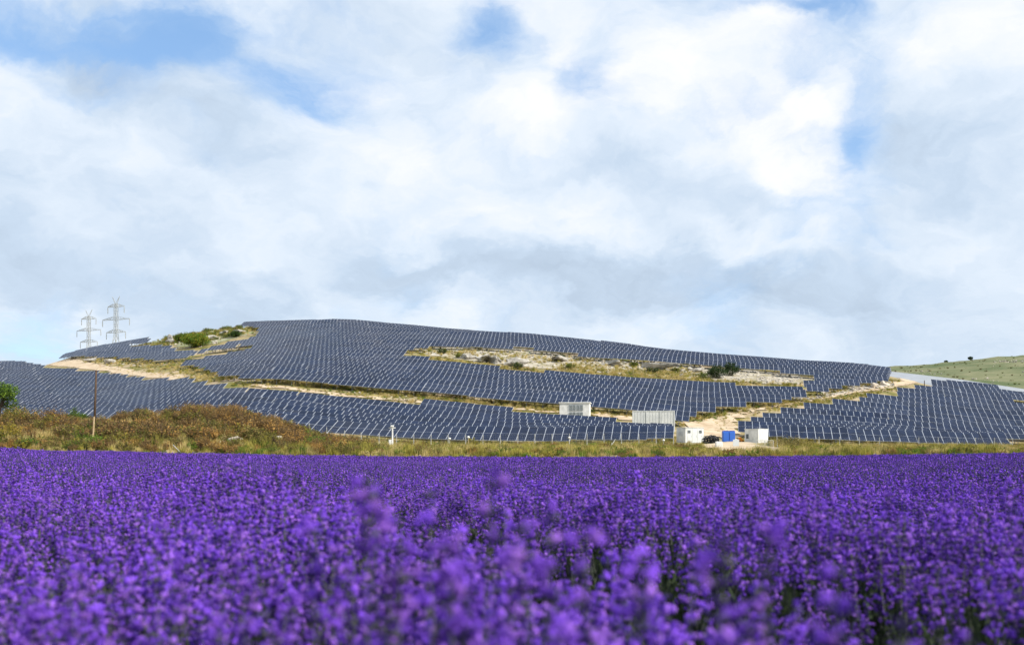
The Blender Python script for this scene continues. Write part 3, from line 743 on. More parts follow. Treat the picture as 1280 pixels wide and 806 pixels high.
stones([(60,448),(150,456),(235,464),(230,456),(120,449)], 260, .15, .7)
stones([(280,474),(490,492),(640,505),(640,508),(480,496),(280,479)], 300, .1, .4)
scatter('rubble', rp, RC, 'pale limestone rubble scattered over the bare slopes', 'rubble')
def boulder(px, py, sx, sy, sz, seed, label, group, m=ROCK, rz=None, sink=.25, name='boulder', cat='rock'):
    g = on_ground(px, py); me = rock_mesh(name, seed, 4, .36, 1.0); me.materials.append(m)
    o = bpy.data.objects.new(name, me); COL.objects.link(o); o.location = (g.x, g.y, g.z + sz*(1-2*sink)*.75); sx, sy, sz = sx*1.5, sy*1.5, sz*1.5; o.scale = (sx, sy, sz)
    o.rotation_euler = (0, 0, seed*.7 if rz is None else rz); tag(o, label, cat, group); return o
GR_C = 'limestone outcrops in the central clearing'
for a in [(604,452,2.6,1.6,1.5,101,'left jagged grey outcrop in the central clearing of the hill'),
          (622,455,2.4,1.5,1.6,102,'tall grey outcrop second from left in the central clearing'),
          (641,458,2.8,1.5,1.7,103,'largest dark-streaked outcrop in the central clearing'),
          (584,449,2.0,1.4,1.0,104,'low pale outcrop at the left tip of the central clearing'),
          (700,450,4.0,1.6,1.0,105,'long pale rock ledge above yellow grass in the central clearing'),
          (760,456,4.5,1.6,.9,106,'long flat rock ledge in the middle of the central clearing'),
          (820,462,4.2,1.6,.9,107,'pale rock ledge left of the dark shrubs in the central clearing'),
          (866,465,2.4,1.4,.9,108,'rounded pale rock just left of the dark shrubs')]:
    boulder(*a, GR_C)
for a in [(212,429,2.6,1.4,1.7,111,'upright pale rock face at the left side of the rocky knoll'),
          (223,426,2.2,1.4,1.5,112,'pale cracked rock beside the upright face on the knoll'),
          (250,415,2.6,1.4,1.0,113,'grey rock behind the big green bush on the knoll'),
          (268,424,2.4,1.4,1.3,114,'streaked pale rock just right of the knoll bush'),
          (283,418,2.2,1.4,.9,115,'rounded grey rock on the right half of the knoll'),
          (298,417,2.4,1.2,.7,116,'low pale rock at the right end of the knoll')]:
    boulder(*a, 'pale rocks on the knoll')
for a in [(1092,485,1.5,1.1,.9,121,'pale block beside the dirt track below the upper right panels'),(1080,487,1.2,.9,.7,122,'smaller pale block in the stones beside the dirt track'),
          (1104,482,1.2,1.0,.8,123,'pale block nearest the top of the dirt track')]:
    boulder(*a, 'pale blocks beside the dirt track', ROCK2)
boulder(137,455,1.6,1.1,.7,131,'brown and white rock beside the upper left track','rocks beside the upper left track')
boulder(115,452,2.4,1.6,1.1,132,'low tawny rock at the bend of the upper left track','rocks beside the upper left track')
b1 = boulder(294,556,.75,.5,.42,141,'larger white boulder at the foot of the scrub bank','white boulders at the scrub bank', ROCK2, sink=.1)
b2 = boulder(277,557.5,.45,.35,.3,142,'smaller white boulder at the foot of the scrub bank','white boulders at the scrub bank', ROCK2, sink=.1)
boulder(348,556,.6,.4,.3,143,'flat pale boulder at the low right end of the scrub','white boulders at the scrub bank', ROCK2, sink=.1)

# ------------------------------------------------------------------ shrubs and trees
def shrub(px, py, rad, hgt, kinds, label, group, seed, nleaf=900, lsize=.06, D=None, cat='shrub', name='shrub', ntw=24):
    g = at(px, D) if D else on_ground(px, py)
    e = empty(name, g); tag(e, label, cat, group); r = np.random.default_rng(seed)
    lv, tw = MB(), MB(); shrub_geo(lv, tw, r, rad, hgt, nleaf, lsize, ntw, mixi=1)
    lv.build('foliage', [LF[kinds[0]], LF[kinds[1]]], e); tw.build('stem', TWIG, e); return e
GB = 'shrubs standing out of the scrub bank'
shrub(95,0,1.15,1.5,('green','green'),'bright green bush on top of the scrub bank','shrubs standing out of the scrub bank',201,1500,.07,D=90)
shrub(238,0,1.6,1.75,('brown','rust'),'tall rust brown bush at the left hump of the scrub bank',GB,202,1900,.055,D=86,ntw=40)
shrub(286,0,1.7,1.75,('brown','rust'),'tall grey brown bush at the right hump of the scrub bank',GB,203,1700,.055,D=86,ntw=44)
shrub(282,0,1.2,.95,('rust','straw'),'orange dry bush above the white boulders',GB,204,1300,.055,D=77)
shrub(10,0,1.3,1.6,('yellow','olive'),'yellow leaved bush at the left edge of the scrub bank',GB,205,1400,.06,D=74)
shrub(24,0,1.6,2.3,('olive','rust'),'olive and rust bush standing beside the left edge tree',GB,212,1900,.065,D=84)
shrub(35,0,1.0,.8,('green','dark'),'low green bush at the lavender edge under the scrub',GB,206,900,.06,D=70.5)
shrub(118,0,1.1,.95,('green','olive'),'green bush at the foot of the bleached stake',GB,207,1000,.06,D=71)
shrub(150,0,1.1,1.0,('olive','yellow'),'olive yellow bush right of the bleached stake',GB,208,1000,.06,D=73)
shrub(322,0,1.1,1.2,('dark','olive'),'dark green bush right of the highest scrub hump',GB,209,1200,.055,D=88)
shrub(345,0,1.5,1.25,('rust','brown'),'rust bush where the scrub bank runs down to the right',GB,210,1400,.055,D=84)
shrub(378,0,1.3,.9,('brown','rust'),'low brown bush at the right tail of the scrub bank',GB,211,1100,.055,D=80)
GFn = 'shrubs along the wire fence'
shrub(472,0,.75,.6,('dark','green'),'dark green tuft left of the white camera post',GFn,221,500,.05,D=84)
shrub(590,0,.75,1.15,('yellow','green'),'yellow green bush against the lowest panels',GFn,222,700,.06,D=103)
shrub(630,0,.85,.65,('dark','green'),'dark green tuft at the lavender edge below the panels',GFn,223,600,.05,D=82)
shrub(607,0,.6,.7,('straw','brown'),'straw coloured bush right of the yellow green bush',GFn,224,500,.05,D=100)
shrub(438,0,.8,.7,('rust','brown'),'rust red weed clump left of the white camera post',GFn,225,600,.05,D=84)
shrub(528,0,.9,.8,('rust','brown'),'rust red weed clump right of the white camera post',GFn,226,600,.05,D=86)
shrub(661,0,.8,.7,('yellow','olive'),'yellow flowering clump in front of the panels',GFn,227,600,.05,D=103)
shrub(700,0,.7,.6,('yellow','ygrass'),'yellow flowering clump below the grilled white building',GFn,228,500,.05,D=101)
shrub(830,0,.8,.6,('green','dark'),'green weed clump at the lavender edge below the white kiosk',GFn,229,500,.05,D=80)
shrub(985,0,1.5,1.3,('olive','straw'),'big straw and olive bush right of the mesh gate',GFn,230,1300,.06,D=104)
shrub(1003,0,1.2,1.1,('ygrass','straw'),'pale tufted bush right of the big straw bush',GFn,231,1000,.06,D=106)
shrub(1275,0,.9,.9,('rust','brown'),'red brown bush at the lower right corner panel',GFn,232,600,.05,D=128)
GK = 'shrubs on the rocky knoll'
shrub(246,434,4.2,3.6,('green','yellow'),'large bright green bush covering the rocky knoll',GK,241,7500,.20,ntw=70)
shrub(230,427,3.0,2.4,('green','olive'),'smaller yellow green bush left of the large knoll bush',GK,242,3400,.19,ntw=46)
shrub(293,422,2.4,1.9,('dark','green'),'dark low shrub at the right side of the knoll',GK,243,2000,.18)
shrub(263,408,3.2,2.4,('olive','green'),'olive bush above the large knoll bush',GK,244,2600,.18)
shrub(205,416,1.6,2.2,('dark','olive'),'dark shrub leftmost on the knoll skyline',GK,245,1300,.17)
shrub(213,414,1.5,2.6,('dark','dark'),'dark upright shrub on the knoll skyline',GK,246,1300,.17)
GS = 'dark shrubs in the central clearing'
shrub(897,473,2.4,2.6,('dark','dark'),'large dark green shrub left of a pair in the central clearing',GS,251,2600,.14,ntw=40)
shrub(914,470,2.0,2.9,('dark','dark'),'taller dark green shrub right of a pair in the central clearing',GS,252,2300,.14,ntw=36)
shrub(880,474,1.6,1.5,('green','dark'),'low green shrub left of the dark pair in the central clearing',GS,253,800,.09)
for k, (px, py, rd, lb) in enumerate([(700,449,1.3,'small olive shrub above the long rock ledge'),(712,462,1.4,'olive shrub on yellow grass below the long rock ledge'),(815,467,1.5,'olive shrub at the lower edge of the central clearing'),
        (792,459,1.2,'small shrub among the middle ledges of the central clearing'),(553,443,1.4,'olive shrub near the left tip of the central clearing'),(575,448,1.3,'green shrub beside the low pale outcrop'),
        (646,462,1.6,'dark shrub under the largest outcrop'),(845,466,1.2,'shrub just left of the rounded pale rock')]):
    shrub(px, py, rd, rd*.9, ('olive','green') if k % 2 else ('dark','olive'), lb, 'small shrubs in the central clearing', 260+k, 900, .13)
GT = 'shrubs along the grassy strip between the panel blocks'
for k, (px, py, rd, lb) in enumerate([(398,485,1.5,'biggest dark green shrub on the strip between panel blocks'),(425,487,1.2,'olive shrub right of the biggest strip shrub'),(497,490,1.1,'dark shrub at the middle of the strip'),
        (520,494,1.0,'low dark shrub right of the middle of the strip'),(570,498,.9,'small green shrub near the right part of the strip'),(300,473,1.1,'dark shrub at the left start of the strip'),(350,478,1.0,'small olive shrub near the left start of the strip')]):
    shrub(px, py, rd, rd*.9, ('dark','olive') if k % 2 == 0 else ('olive','green'), lb, GT, 280+k, 500, .075)
for k, (px, py, rd, lb) in enumerate([(236,455,2.0,'green shrub where the three panel blocks meet'),(90,450,1.6,'dark shrub above the upper left track'),(215,450,1.6,'bright green shrub under the left upper panels'),(180,455,1.5,'straw coloured shrub beside the upper left track'),(262,466,1.6,'olive shrub below the left tip of the upper panels')]):
    shrub(px, py, rd, rd*.8, ('green','olive') if k % 2 == 0 else ('olive','straw'), lb, 'shrubs beside the upper left track', 290+k, 600, .09)
for k, (px, py, rd, lb) in enumerate([(1050,489,1.2,'dark shrub under the stepped right end of the upper panels'),(1122,472,1.0,'small dark shrub at the top bend of the dirt track'),(1147,475,1.2,'larger dark shrub right of the track at the top bend')]):
    shrub(px, py, rd, rd*.8, ('dark','dark'), lb, 'dark shrubs beside the dirt track', 300+k, 450, .08)

def tree(px, D, hgt, crown, kinds, label, group, seed, nleaf, lsize):
    g = at(px, D); e = empty('tree', g); tag(e, label, 'tree', group); r = np.random.default_rng(seed)
    tk, cr_ = MB(), MB(); top = Vector((r.normal(0,.1)*hgt, 0, hgt*.55))
    tk.bar((0,0,-.3), top*0.55, hgt*.035, hgt*.026, 8); tk.bar(top*.55, top, hgt*.026, hgt*.016, 7)
    cl = []
    for k in range(16):
        a = r.uniform(0, 6.28); q = Vector((math.cos(a)*crown*r.uniform(.2,.85), math.sin(a)*crown*r.uniform(.2,.85), hgt*r.uniform(.42,.93)))
        b0 = top*r.uniform(.45,1); tk.bar(b0, q, hgt*.012, hgt*.004, 5, 0, False); cl.append((q, crown*r.uniform(.22,.42)))
    for _ in range(nleaf):
        q, rd = cl[r.integers(len(cl))]; d = Vector(r.normal(0, 1, 3)).normalized()*rd*r.uniform(.3,1)**.5; d.z *= .75
        rquad(cr_, q+d, lsize*r.uniform(.6,1.3), lsize*r.uniform(.5,1.1), r, 0 if r.uniform() < .7 else 1)
    tk.build('trunk', TWIG, e); cr_.build('crown', [LF[kinds[0]], LF[kinds[1]]], e); return e
tree(-2, 84, 4.1, 2.2, ('green','dark'), 'green leafy tree at the left edge above the scrub', 'trees', 311, 4200, .10)
g = on_ground(231, 411); 
tree(231, g.y, 3.6, 1.7, ('dark','dark'), 'small round dark tree on top of the rocky knoll', 'trees', 312, 700, .16)
def far_tree(px, py, D, s, label, seed):
    e = empty('tree', ((px-CX)/F*D, D, CZ+(HY-py)/F*D - .4)); tag(e, label, 'tree', 'trees on the far hill'); r = np.random.default_rng(seed)
    tk, cr_ = MB(), MB(); tk.bar((0,0,-1),(0,0,s*.5), s*.07, s*.04, 6)
    for _ in range(600):
        d = Vector(r.normal(0,1,3)).normalized()*s*.5*r.uniform(.3,1.1); rquad(cr_, (d.x*1.2, d.y, s*.6+d.z*.8), .42, .42, r)
    tk.build('trunk', TWIG, e); cr_.build('crown', [LF['dark']], e)
far_tree(1182.5, 453.5, 838, 2.4, 'small lone tree on the skyline of the far hill', 321)
far_tree(1213, 450, 840, 3.4, 'larger lone tree on the skyline of the far hill', 322)
# scrubs dotted over the far hill
hp = []
for _ in range(700):
    px = gr.uniform(1080, 1500); u = gr.uniform(.02, .98)
    D = 430 + 420*u; k = int(u*24); row = hr[k]; py = np.interp(px, [q[0] for q in row[1]], [q[1] for q in row[1]])
    hp.append(((px-CX)/F*row[0], row[0], CZ+(HY-py)/F*row[0]-.3, 0, 0, gr.uniform(0,6.28), gr.uniform(.3, 1.3), gr.choice([3,4,3])))
scatter('scrub', hp, SC, 'dull green scrub dotted over the far hill', 'scrub')

sc2 = []
for (px0, u0, n_) in ((1262,.72,70),(1235,.35,45),(1222,.2,30),(1150,.6,25),(1300,.5,40)):
    for _ in range(n_):
        px = gr.normal(px0, 12); u = min(.97, max(.02, gr.normal(u0, .05))); k = int(u*24); row = hr[k]; py = np.interp(px, [q[0] for q in row[1]], [q[1] for q in row[1]])
        sc2.append(((px-CX)/F*row[0], row[0], CZ+(HY-py)/F*row[0], 0, 0, gr.uniform(0,6.28), gr.uniform(.5,1.6), gr.integers(6)))
scatter('scree', sc2, RC, 'grey scree patches on the slope of the far hill', 'scree')

# ------------------------------------------------------------------ pylons
def pylon(px, D, top_py, label, yaw, s=1.0):
    g = at(px, D); e = empty('transmission_pylon', g, yaw); tag(e, label, 'pylon', 'lattice pylons behind the ridge')
    T = CZ + (HY - top_py)/F*D - g.z; zt, zm, zl = T-4.7*s, T-10.5*s, T-16.3*s; th = .085
    def half(z): return 0.62*s + 2.4*s*max(0, (zl-1 - z)/max(zl, 1)) 
    bd = MB(); lv = list(np.linspace(0, zl-1, 7)) + [zl+1.6*s, zm-1, zm+1.6*s, zt-.8*s, zt+1.2*s]
    for a, b in zip(lv[:-1], lv[1:]):
        wa, wb = half(a), half(b)
        c = [(-1,-1),(1,-1),(1,1),(-1,1)]
        for k in range(4):
            (ux,uy),(vx,vy) = c[k], c[(k+1)%4]
            bd.bar((ux*wa,uy*wa,a),(ux*wb,uy*wb,b), th*1.25, n=4); bd.bar((ux*wa,uy*wa,a),(vx*wb,vy*wb,b), th*.7, n=4); bd.bar((vx*wa,vy*wa,a),(ux*wb,uy*wb,b), th*.7, n=4)
            bd.bar((ux*wb,uy*wb,b),(vx*wb,vy*wb,b), th*.7, n=4)
    bd.build('tower_body', TOWER, e)
    for z, L in ((zt, 4.85*s), (zm, 7.95*s), (zl, 5.65*s)):
        am = MB()
        for sd in (-1, 1):
            for yy in (-.8*s, .8*s):
                am.bar((sd*.8*s,yy,z),(sd*L,0,z), th, n=4); am.bar((sd*.8*s,yy,z+1.3*s),(sd*L,0,z+.15), th, n=4)
                for q in (.3,.6): am.bar((sd*(.8*s+(L-.8*s)*q),yy*(1-q),z),(sd*(.8*s+(L-.8*s)*(q-.2)),yy*(1.2-q),z+1.3*s*(1.2-q)), th*.7, n=4)
        am.build('crossarm', TOWER, e)
        for sd in (-1, 1):
            ins = MB(); ins.bar((sd*(L-.1),0,z),(sd*(L-.1),0,z-3.0*s), .10, n=5)
            for q in range(8): ins.bar((sd*(L-.1),0,z-.5*s-q*.3*s),(sd*(L-.1),0,z-.6*s-q*.3*s), .22, n=6)
            ins.build('insulator', TOWER, e)
    for sd in (-1, 1):
        hn = MB(); hn.bar((sd*.5*s,0,zt+1.2*s),(sd*2.2*s,0,T), th, n=4); hn.bar((sd*-.4*s,0,zt+1.2*s),(sd*2.2*s,0,T), th*.8, n=4); hn.build('horn', TOWER, e)
pylon(145, 450, 370.5, 'taller lattice pylon nearer the rocky knoll', R(-22))
pylon(111, 490, 387, 'shorter lattice pylon farther left behind the ridge', R(-22), .98)

# ------------------------------------------------------------------ buildings and boxes by the track
def corner_place(px, py, D=None):
    return at(px, D) if D else on_ground(px, py)
def put(name, px, D, rz, label, cat, group=None, dz=0):
    g = at(px, D); g.z += dz; e = empty(name, g, rz); return tag(e, label, cat, group)
# grilled inverter building
e = put('white_building', 719, 154, R(-9), 'white flat-roofed building with dark grilled openings between the panel blocks', 'building')
mb = MB(); w, d, hh = 2.3, 1.3, 2.5
mb.box(-w, w, -d, d, -.6, hh); mb.build('wall', WHITE, e, bevel=.03)
mb = MB(); mb.box(-w-.12, w+.12, -d-.12, d+.12, hh+.003, hh+.16); mb.build('roof', WHITE, e, bevel=.02)
for x0, x1 in ((-.82,.18),(.30,1.30)):
    for z0, z1 in ((.22,1.12),(1.34,2.22)):
        mb = MB(); mb.box(x0, x1, -d-.05, -d-.004, z0, z1)
        gl = mb.build('grille', DARKG, e)
        mb = MB()
        for q in range(6):
            zz = z0 + (q+.5)*(z1-z0)/6; mb.box(x0+.03, x1-.03, -d-.075, -d-.053, zz-.02, zz+.025)
        for x in (x0, (x0+x1)/2, x1): mb.box(x-.02, x+.02, -d-.095, -d-.0785, z0, z1)
        mb.build('louvre', GREYP, gl)
# corrugated container
e = put('shipping_container', 816.5, 149, R(-6), 'long off-white corrugated container behind the front solar row', 'container')
w, d, hh = 3.08, 1.22, 2.6; n = 56
mb = MB()
for side in (-1, 1):
    vs = []; 
    for i in range(n*2+1):
        x = -w + i*w/n; off = (.0 if (i//1) % 4 in (0,1) else .05)
        vs += [(x, side*(d+off), -.5), (x, side*(d+off), hh)]
    mb.add(vs, [(2*i, 2*i+2, 2*i+3, 2*i+1) for i in range(n*2)])
mb.box(-w+.02, w-.02, -d+.02, d-.02, -.5, hh-.01)
mb.build('wall', OFFW, e)
mb = MB(); mb.box(-w-.03, w+.03, -d-.08, d+.08, hh+.003, hh+.10); mb.build('roof', OFFW, e, bevel=.02)
for x in (-w, -w/3, w/3, w):
    mb = MB(); mb.box(x-.06, x+.06, -d-.10, -d-.053, -.5, hh-.005); mb.build('corner_post', OFFW, e)
# white kiosk left of the track
e = put('white_kiosk', 862.5, 130, R(26), 'white transformer kiosk with a shaded left face at the end of the front row', 'kiosk')
wx, wy, hh = 1.45, 1.0, 1.9
mb = MB(); mb.box(-wx, wx, -wy, wy, -.25, hh); mb.build('wall', WHITE, e, bevel=.03)
mb = MB(); mb.box(-wx-.06, wx+.06, -wy-.06, wy+.06, hh+.003, hh+.09); mb.build('roof', WHITE, e, bevel=.02)
for x0, x1 in ((-1.2,-.42),(-.38,.40),(.44,1.2)):
    mb = MB(); mb.box(x0, x1, -wy-.03, -wy-.003, .05, hh-.12); dr = mb.build('door', OFFW, e, bevel=.008)
    mb = MB(); mb.box(x1-.12, x1-.08, -wy-.06, -wy-.033, .75, .95); mb.build('handle', GREYP, dr)
for q in (-.9, .9):
    mb = MB()
    for k in range(5): mb.box(q-.22, q+.22, -wy-.075, -wy-.0605, 1.28+k*.075, 1.315+k*.075)
    mb.build('vent', DARKG, e)
mb = MB()
for k in range(6): mb.box(-wx-.02, -wx-.003, -.5, .5, .9+k*.1, .945+k*.1)
mb.build('louvre', GREYP, e)
mb = MB(); mb.box(-wx-.12, wx+.12, -wy-.12, wy+.12, -.4, .03); mb.build('plinth', CONC, e)
# second white hut
e = put('white_hut', 945.5, 133, R(38), 'white site hut with small dark window right of the blue cabin', 'hut')
wx, wy, hh = 1.05, 1.12, 1.78
mb = MB(); mb.box(-wx, wx, -wy, wy, -.25, hh); mb.build('wall', WHITE, e, bevel=.03)
mb = MB(); mb.box(-wx-.05, wx+.05, -wy-.05, wy+.05, hh+.003, hh+.08); mb.build('roof', WHITE, e, bevel=.02)
mb = MB(); mb.box(-wx-.03, -wx-.003, .45, .85, .55, 1.15); wn = mb.build('window', DARKG, e)
mb = MB(); mb.box(-wx-.04, -wx-.032, .40, .44, .5, 1.2); mb.box(-wx-.04, -wx-.032, .86, .90, .5, 1.2); mb.build('frame', GREYP, wn)
mb = MB(); mb.box(-.5, .4, -wy-.03, -wy-.003, .02, hh-.15); mb.build('door', WHITE, e, bevel=.008)
# blue cabin
e = put('blue_cabin', 910.5, 137, R(-4), 'bright blue double cabin standing beside the sandy track', 'cabin')
for s in (-1, 1):
    mb = MB(); mb.box(s*.42-.405, s*.42+.405, -.6, .6, -.2, 1.45); bx = mb.build('stall', BLUE, e, bevel=.03)
    mb = MB(); mb.box(s*.42-.33, s*.42+.33, -.64, -.604, .02, 1.3); dr = mb.build('door', BLUE, bx, bevel=.01)
    mb = MB(); mb.box(s*.42-.36, s*.42+.36, -.55, .55, 1.453, 1.55); mb.build('roof', BLUED, bx, bevel=.04)
mb = MB(); mb.box(-.013, .013, -.58, .58, -.15, 1.42); mb.build('joint', BLUED, e)
# black cable heap
e = put('cable_heap', 887, 124, 0, 'tangled black cable heap between the white kiosk and the track', 'cable heap'); e.scale = (1.15,)*3; r = np.random.default_rng(9)
for mname, mt, cnt, rad in (('black_coil', BLACK, 26, .035), ('pale_strand', PALEC, 5, .018)):
    mb = MB()
    for k in range(cnt):
        c = Vector((r.uniform(-.75,.75), r.uniform(-.35,.35), r.uniform(.12,.5))); ra = r.uniform(.25,.55)
        u = Vector(r.normal(0,1,3)).normalized(); v = u.orthogonal().normalized(); u2 = v.cross(u); pr = None
        for q in range(13):
            a = q/12*6.283; p = c + v*math.cos(a)*ra + u2*math.sin(a)*ra*.8; p.z = max(.02, p.z*1.0 if p.z > 0 else .02); p.z = min(p.z, .88)
            if pr is not None: mb.bar(pr, p, rad*1.4, n=5, cap=False)
            pr = p
    mb.build(mname, mt, e)
# white and grey cabinets by the gate
e = put('white_cabinet', 898.5, 105, R(8), 'small white meter cabinet in front of the black cable heap', 'cabinet')
mb = MB(); mb.box(-.36,.36,-.16,.16,.0,.70); bd = mb.build('body', WHITE, e, bevel=.02)
mb = MB(); mb.box(-.31,.31,-.185,-.163,.06,.64); dr = mb.build('door', WHITE, e, bevel=.006)
mb = MB(); mb.box(.2,.24,-.205,-.188,.3,.42); mb.build('handle', GREYP, dr)
e = put('grey_sign', 920, 108, R(5), 'pale grey board on two short legs beside the track', 'sign')
mb = MB(); mb.box(-.34,.34,-.02,.02,.12,.85); mb.build('board', GREYP, e, bevel=.01)
for x in (-.28,.28):
    mb = MB(); mb.bar((x,.05,-.2),(x,.05,.8), .025); mb.build('leg', BLACK, e)
mb = MB(); mb.box(-.5,.5,-.12,.12,-.12,-.02); mb.build('foot_rail', BLACK, e)
# orange site machine
e = put('site_machine', 925.5, 134, R(20), 'small orange site machine between the blue cabin and the white hut', 'machine')
mb = MB(); mb.box(-.38,.38,-.28,.28,.14,.50); mb.build('body', ORNG, e, bevel=.06)
mb = MB(); mb.box(-.25,.1,-.2,.2,.503,.74); mb.build('engine_hood', ORNG, e, bevel=.05)
mb = MB(); mb.bar((.3,-.2,.45),(.62,-.2,.95),.025); mb.bar((.3,.2,.45),(.62,.2,.95),.025); mb.bar((.62,-.2,.95),(.62,.2,.95),.025); mb.build('handle', BLACK, e)
for x in (-.26,.26):
    for y in (-.31,.31):
        mb = MB(); mb.bar((x,y-.05,.12),(x,y+.05,.12),.14,n=12); mb.build('wheel', BLACK, e)
# mesh gate
e = put('mesh_gate', 956, 100, R(-3), 'grey green wire mesh gate leaf standing before the white hut', 'gate')
mb = MB(); W2, H2 = .85, 1.0
for p, q in (((-W2,0,.05),(-W2,0,H2)),((W2,0,.05),(W2,0,H2)),((-W2,0,H2),(W2,0,H2)),((-W2,0,.05),(W2,0,.05)),((0,0,.05),(0,0,H2))): mb.bar(p, q, .028)
mb.build('gate_frame', CONC, e)
mb = MB()
for k in range(1, 17): x = -W2 + k*2*W2/17; mb.bar((x,.01,.05),(x,.01,H2), .008, n=3)
for k in range(1, 9): z = .05 + k*(H2-.05)/9; mb.bar((-W2,-.01,z),(W2,-.01,z), .008, n=3)
mb.build('wire_mesh', CONC, e)

# ------------------------------------------------------------------ fences, posts, poles
def fence(p0, p1, D0, D1, step, label, hgt):
    a, b = at(p0, D0), at(p1, D1); n = int((b-a).length/step); e = empty('wire_fence', a); tag(e, label, 'fence'); pts = []
    for k in range(n+1):
        x = a.x + (b.x-a.x)*k/n; y = a.y + (b.y-a.y)*k/n; p = Vector((x, y, h(x, y))) - a; pts.append(p)
        mb = MB(); mb.bar(p - Vector((0,0,.3)), p + Vector((random.gauss(0,.03),0,hgt)), .032, n=6); mb.build('post', CONC, e)
    mb = MB()
    for p, q in zip(pts[:-1], pts[1:]):
        for z in np.linspace(.12, hgt-.08, 7): mb.bar(p+Vector((0,0,z)), q+Vector((0,0,z)), .0045, n=3, cap=False)
        for u in np.linspace(.06,.94,9): c = p.lerp(q, u); mb.bar(c+Vector((0,0,.1)), c+Vector((0,0,hgt-.08)), .0035, n=3, cap=False)
    mb.build('wire_mesh', GALV, e)
fence(322, 842, 99, 99, 1.72, 'thin wire fence on slim pale posts below the lowest panels', 1.45)
fence(972, 1420, 106, 118, 2.4, 'thin wire fence on slim posts before the right block', 1.25)
# camera post
e = put('camera_post', 490.5, 96, 0, 'white security camera post with a small cabinet by the fence', 'camera post')
mb = MB(); mb.bar((0,0,-.4),(0,0,2.15), .085, .075, 10); mb.build('post', WHITE, e)
mb = MB(); mb.box(-.34,.30,-.06,.06,2.03,2.13); mb.build('crossbar', WHITE, e, bevel=.01)
mb = MB(); mb.box(-.16,.12,-.22,.18,2.153,2.33); mb.build('camera', WHITE, e, bevel=.03)
mb = MB(); mb.box(-.34,-.10,-.14,.06,.15,.95); mb.build('cabinet', WHITE, e, bevel=.02)
def marker(px, D, hgt, m1, label):
    e = put('marker_post', px, D, 0, label, 'post', 'white capped posts along the fence')
    mb = MB(); mb.bar((0,0,-.2),(0,0,hgt), .028, n=6); mb.build('post', m1, e)
    bm = bmesh.new(); bmesh.ops.create_uvsphere(bm, u_segments=12, v_segments=8, radius=.13); me = bpy.data.meshes.new('cap'); bm.to_mesh(me); bm.free()
    me.materials.append(WHITE); c = bpy.data.objects.new('cap', me); COL.objects.link(c); c.parent = e; c.location = (0,0,hgt+.08); c.scale = (1,1,.85)
marker(562, 97, .95, CONC, 'white capped post under the right end of the front table')
marker(585.5, 88, 1.15, TANW, 'white capped tan post below the yellow green bush')
marker(711.5, 97, 1.0, CONC, 'white capped post below the grilled white building')
marker(829.5, 99, .8, CONC, 'white capped post left of the white kiosk')
# brace and poles
e = put('fence_brace', 766, 97, 0, 'white slanting brace leaning in the grass below the panels', 'brace')
mb = MB(); mb.bar((-.35,0,0),(.25,0,.95),.035); mb.bar((.02,.03,0),(-.12,.03,.55),.025); mb.build('rod', WHITE, e)
e = put('fence_brace', 1267, 122, 0, 'pale slanting brace under the lower right corner panel', 'brace')
mb = MB(); mb.bar((-.9,0,1.3),(.35,0,.0),.05); mb.build('rod', CONC, e)
g = at(119.5, 90); e = empty('timber_pole', g); tag(e, 'dark bare timber pole rising above the scrub bank', 'pole')
tp = CZ + (HY-463)/F*90 - g.z
mb = MB(); mb.bar((-.12,0,-.5),(.06,0,tp), .115, .075, 10); mb.build('shaft', WOOD, e, smooth=True)
mb = MB(); mb.bar((.06,0,tp+.003),(.062,0,tp+.04), .085, .07, 10); mb.build('top_cap', WOOD, e)
e = put('wooden_stake', 116.5, 72, 0, 'bleached wooden stake in front of the scrub bank', 'stake')
mb = MB(); mb.bar((-.06,0,-.3),(.07,0,2.25), .07, .05, 7); mb.build('shaft', TANW, e)
mb = MB(); mb.bar((-.03,0,.3),(-.03,-.12,1.0), .035, .025, 6); mb.build('splinter', TANW, e)
e = put('fallen_rod', 222, 68, 0, 'pale rod leaning out of the lavender edge below the scrub', 'rod')
mb = MB(); mb.bar((.42,0,-.1),(-.36,.2,.62), .03, .025, 6); e2 = mb.build('shaft', PALEC, e)
mb = MB(); mb.bar((-.36,.2,.62),(-.38,.205,.64), .034, .03, 6); mb.build('tip', PALEC, e)
e = put('survey_post', 1155.5, 205, 0, 'thin dark post beside the top of the dirt track', 'post')
mb = MB(); mb.bar((0,0,-.2),(0,0,1.7), .10, .08, 8); mb.build('shaft', WOOD, e)

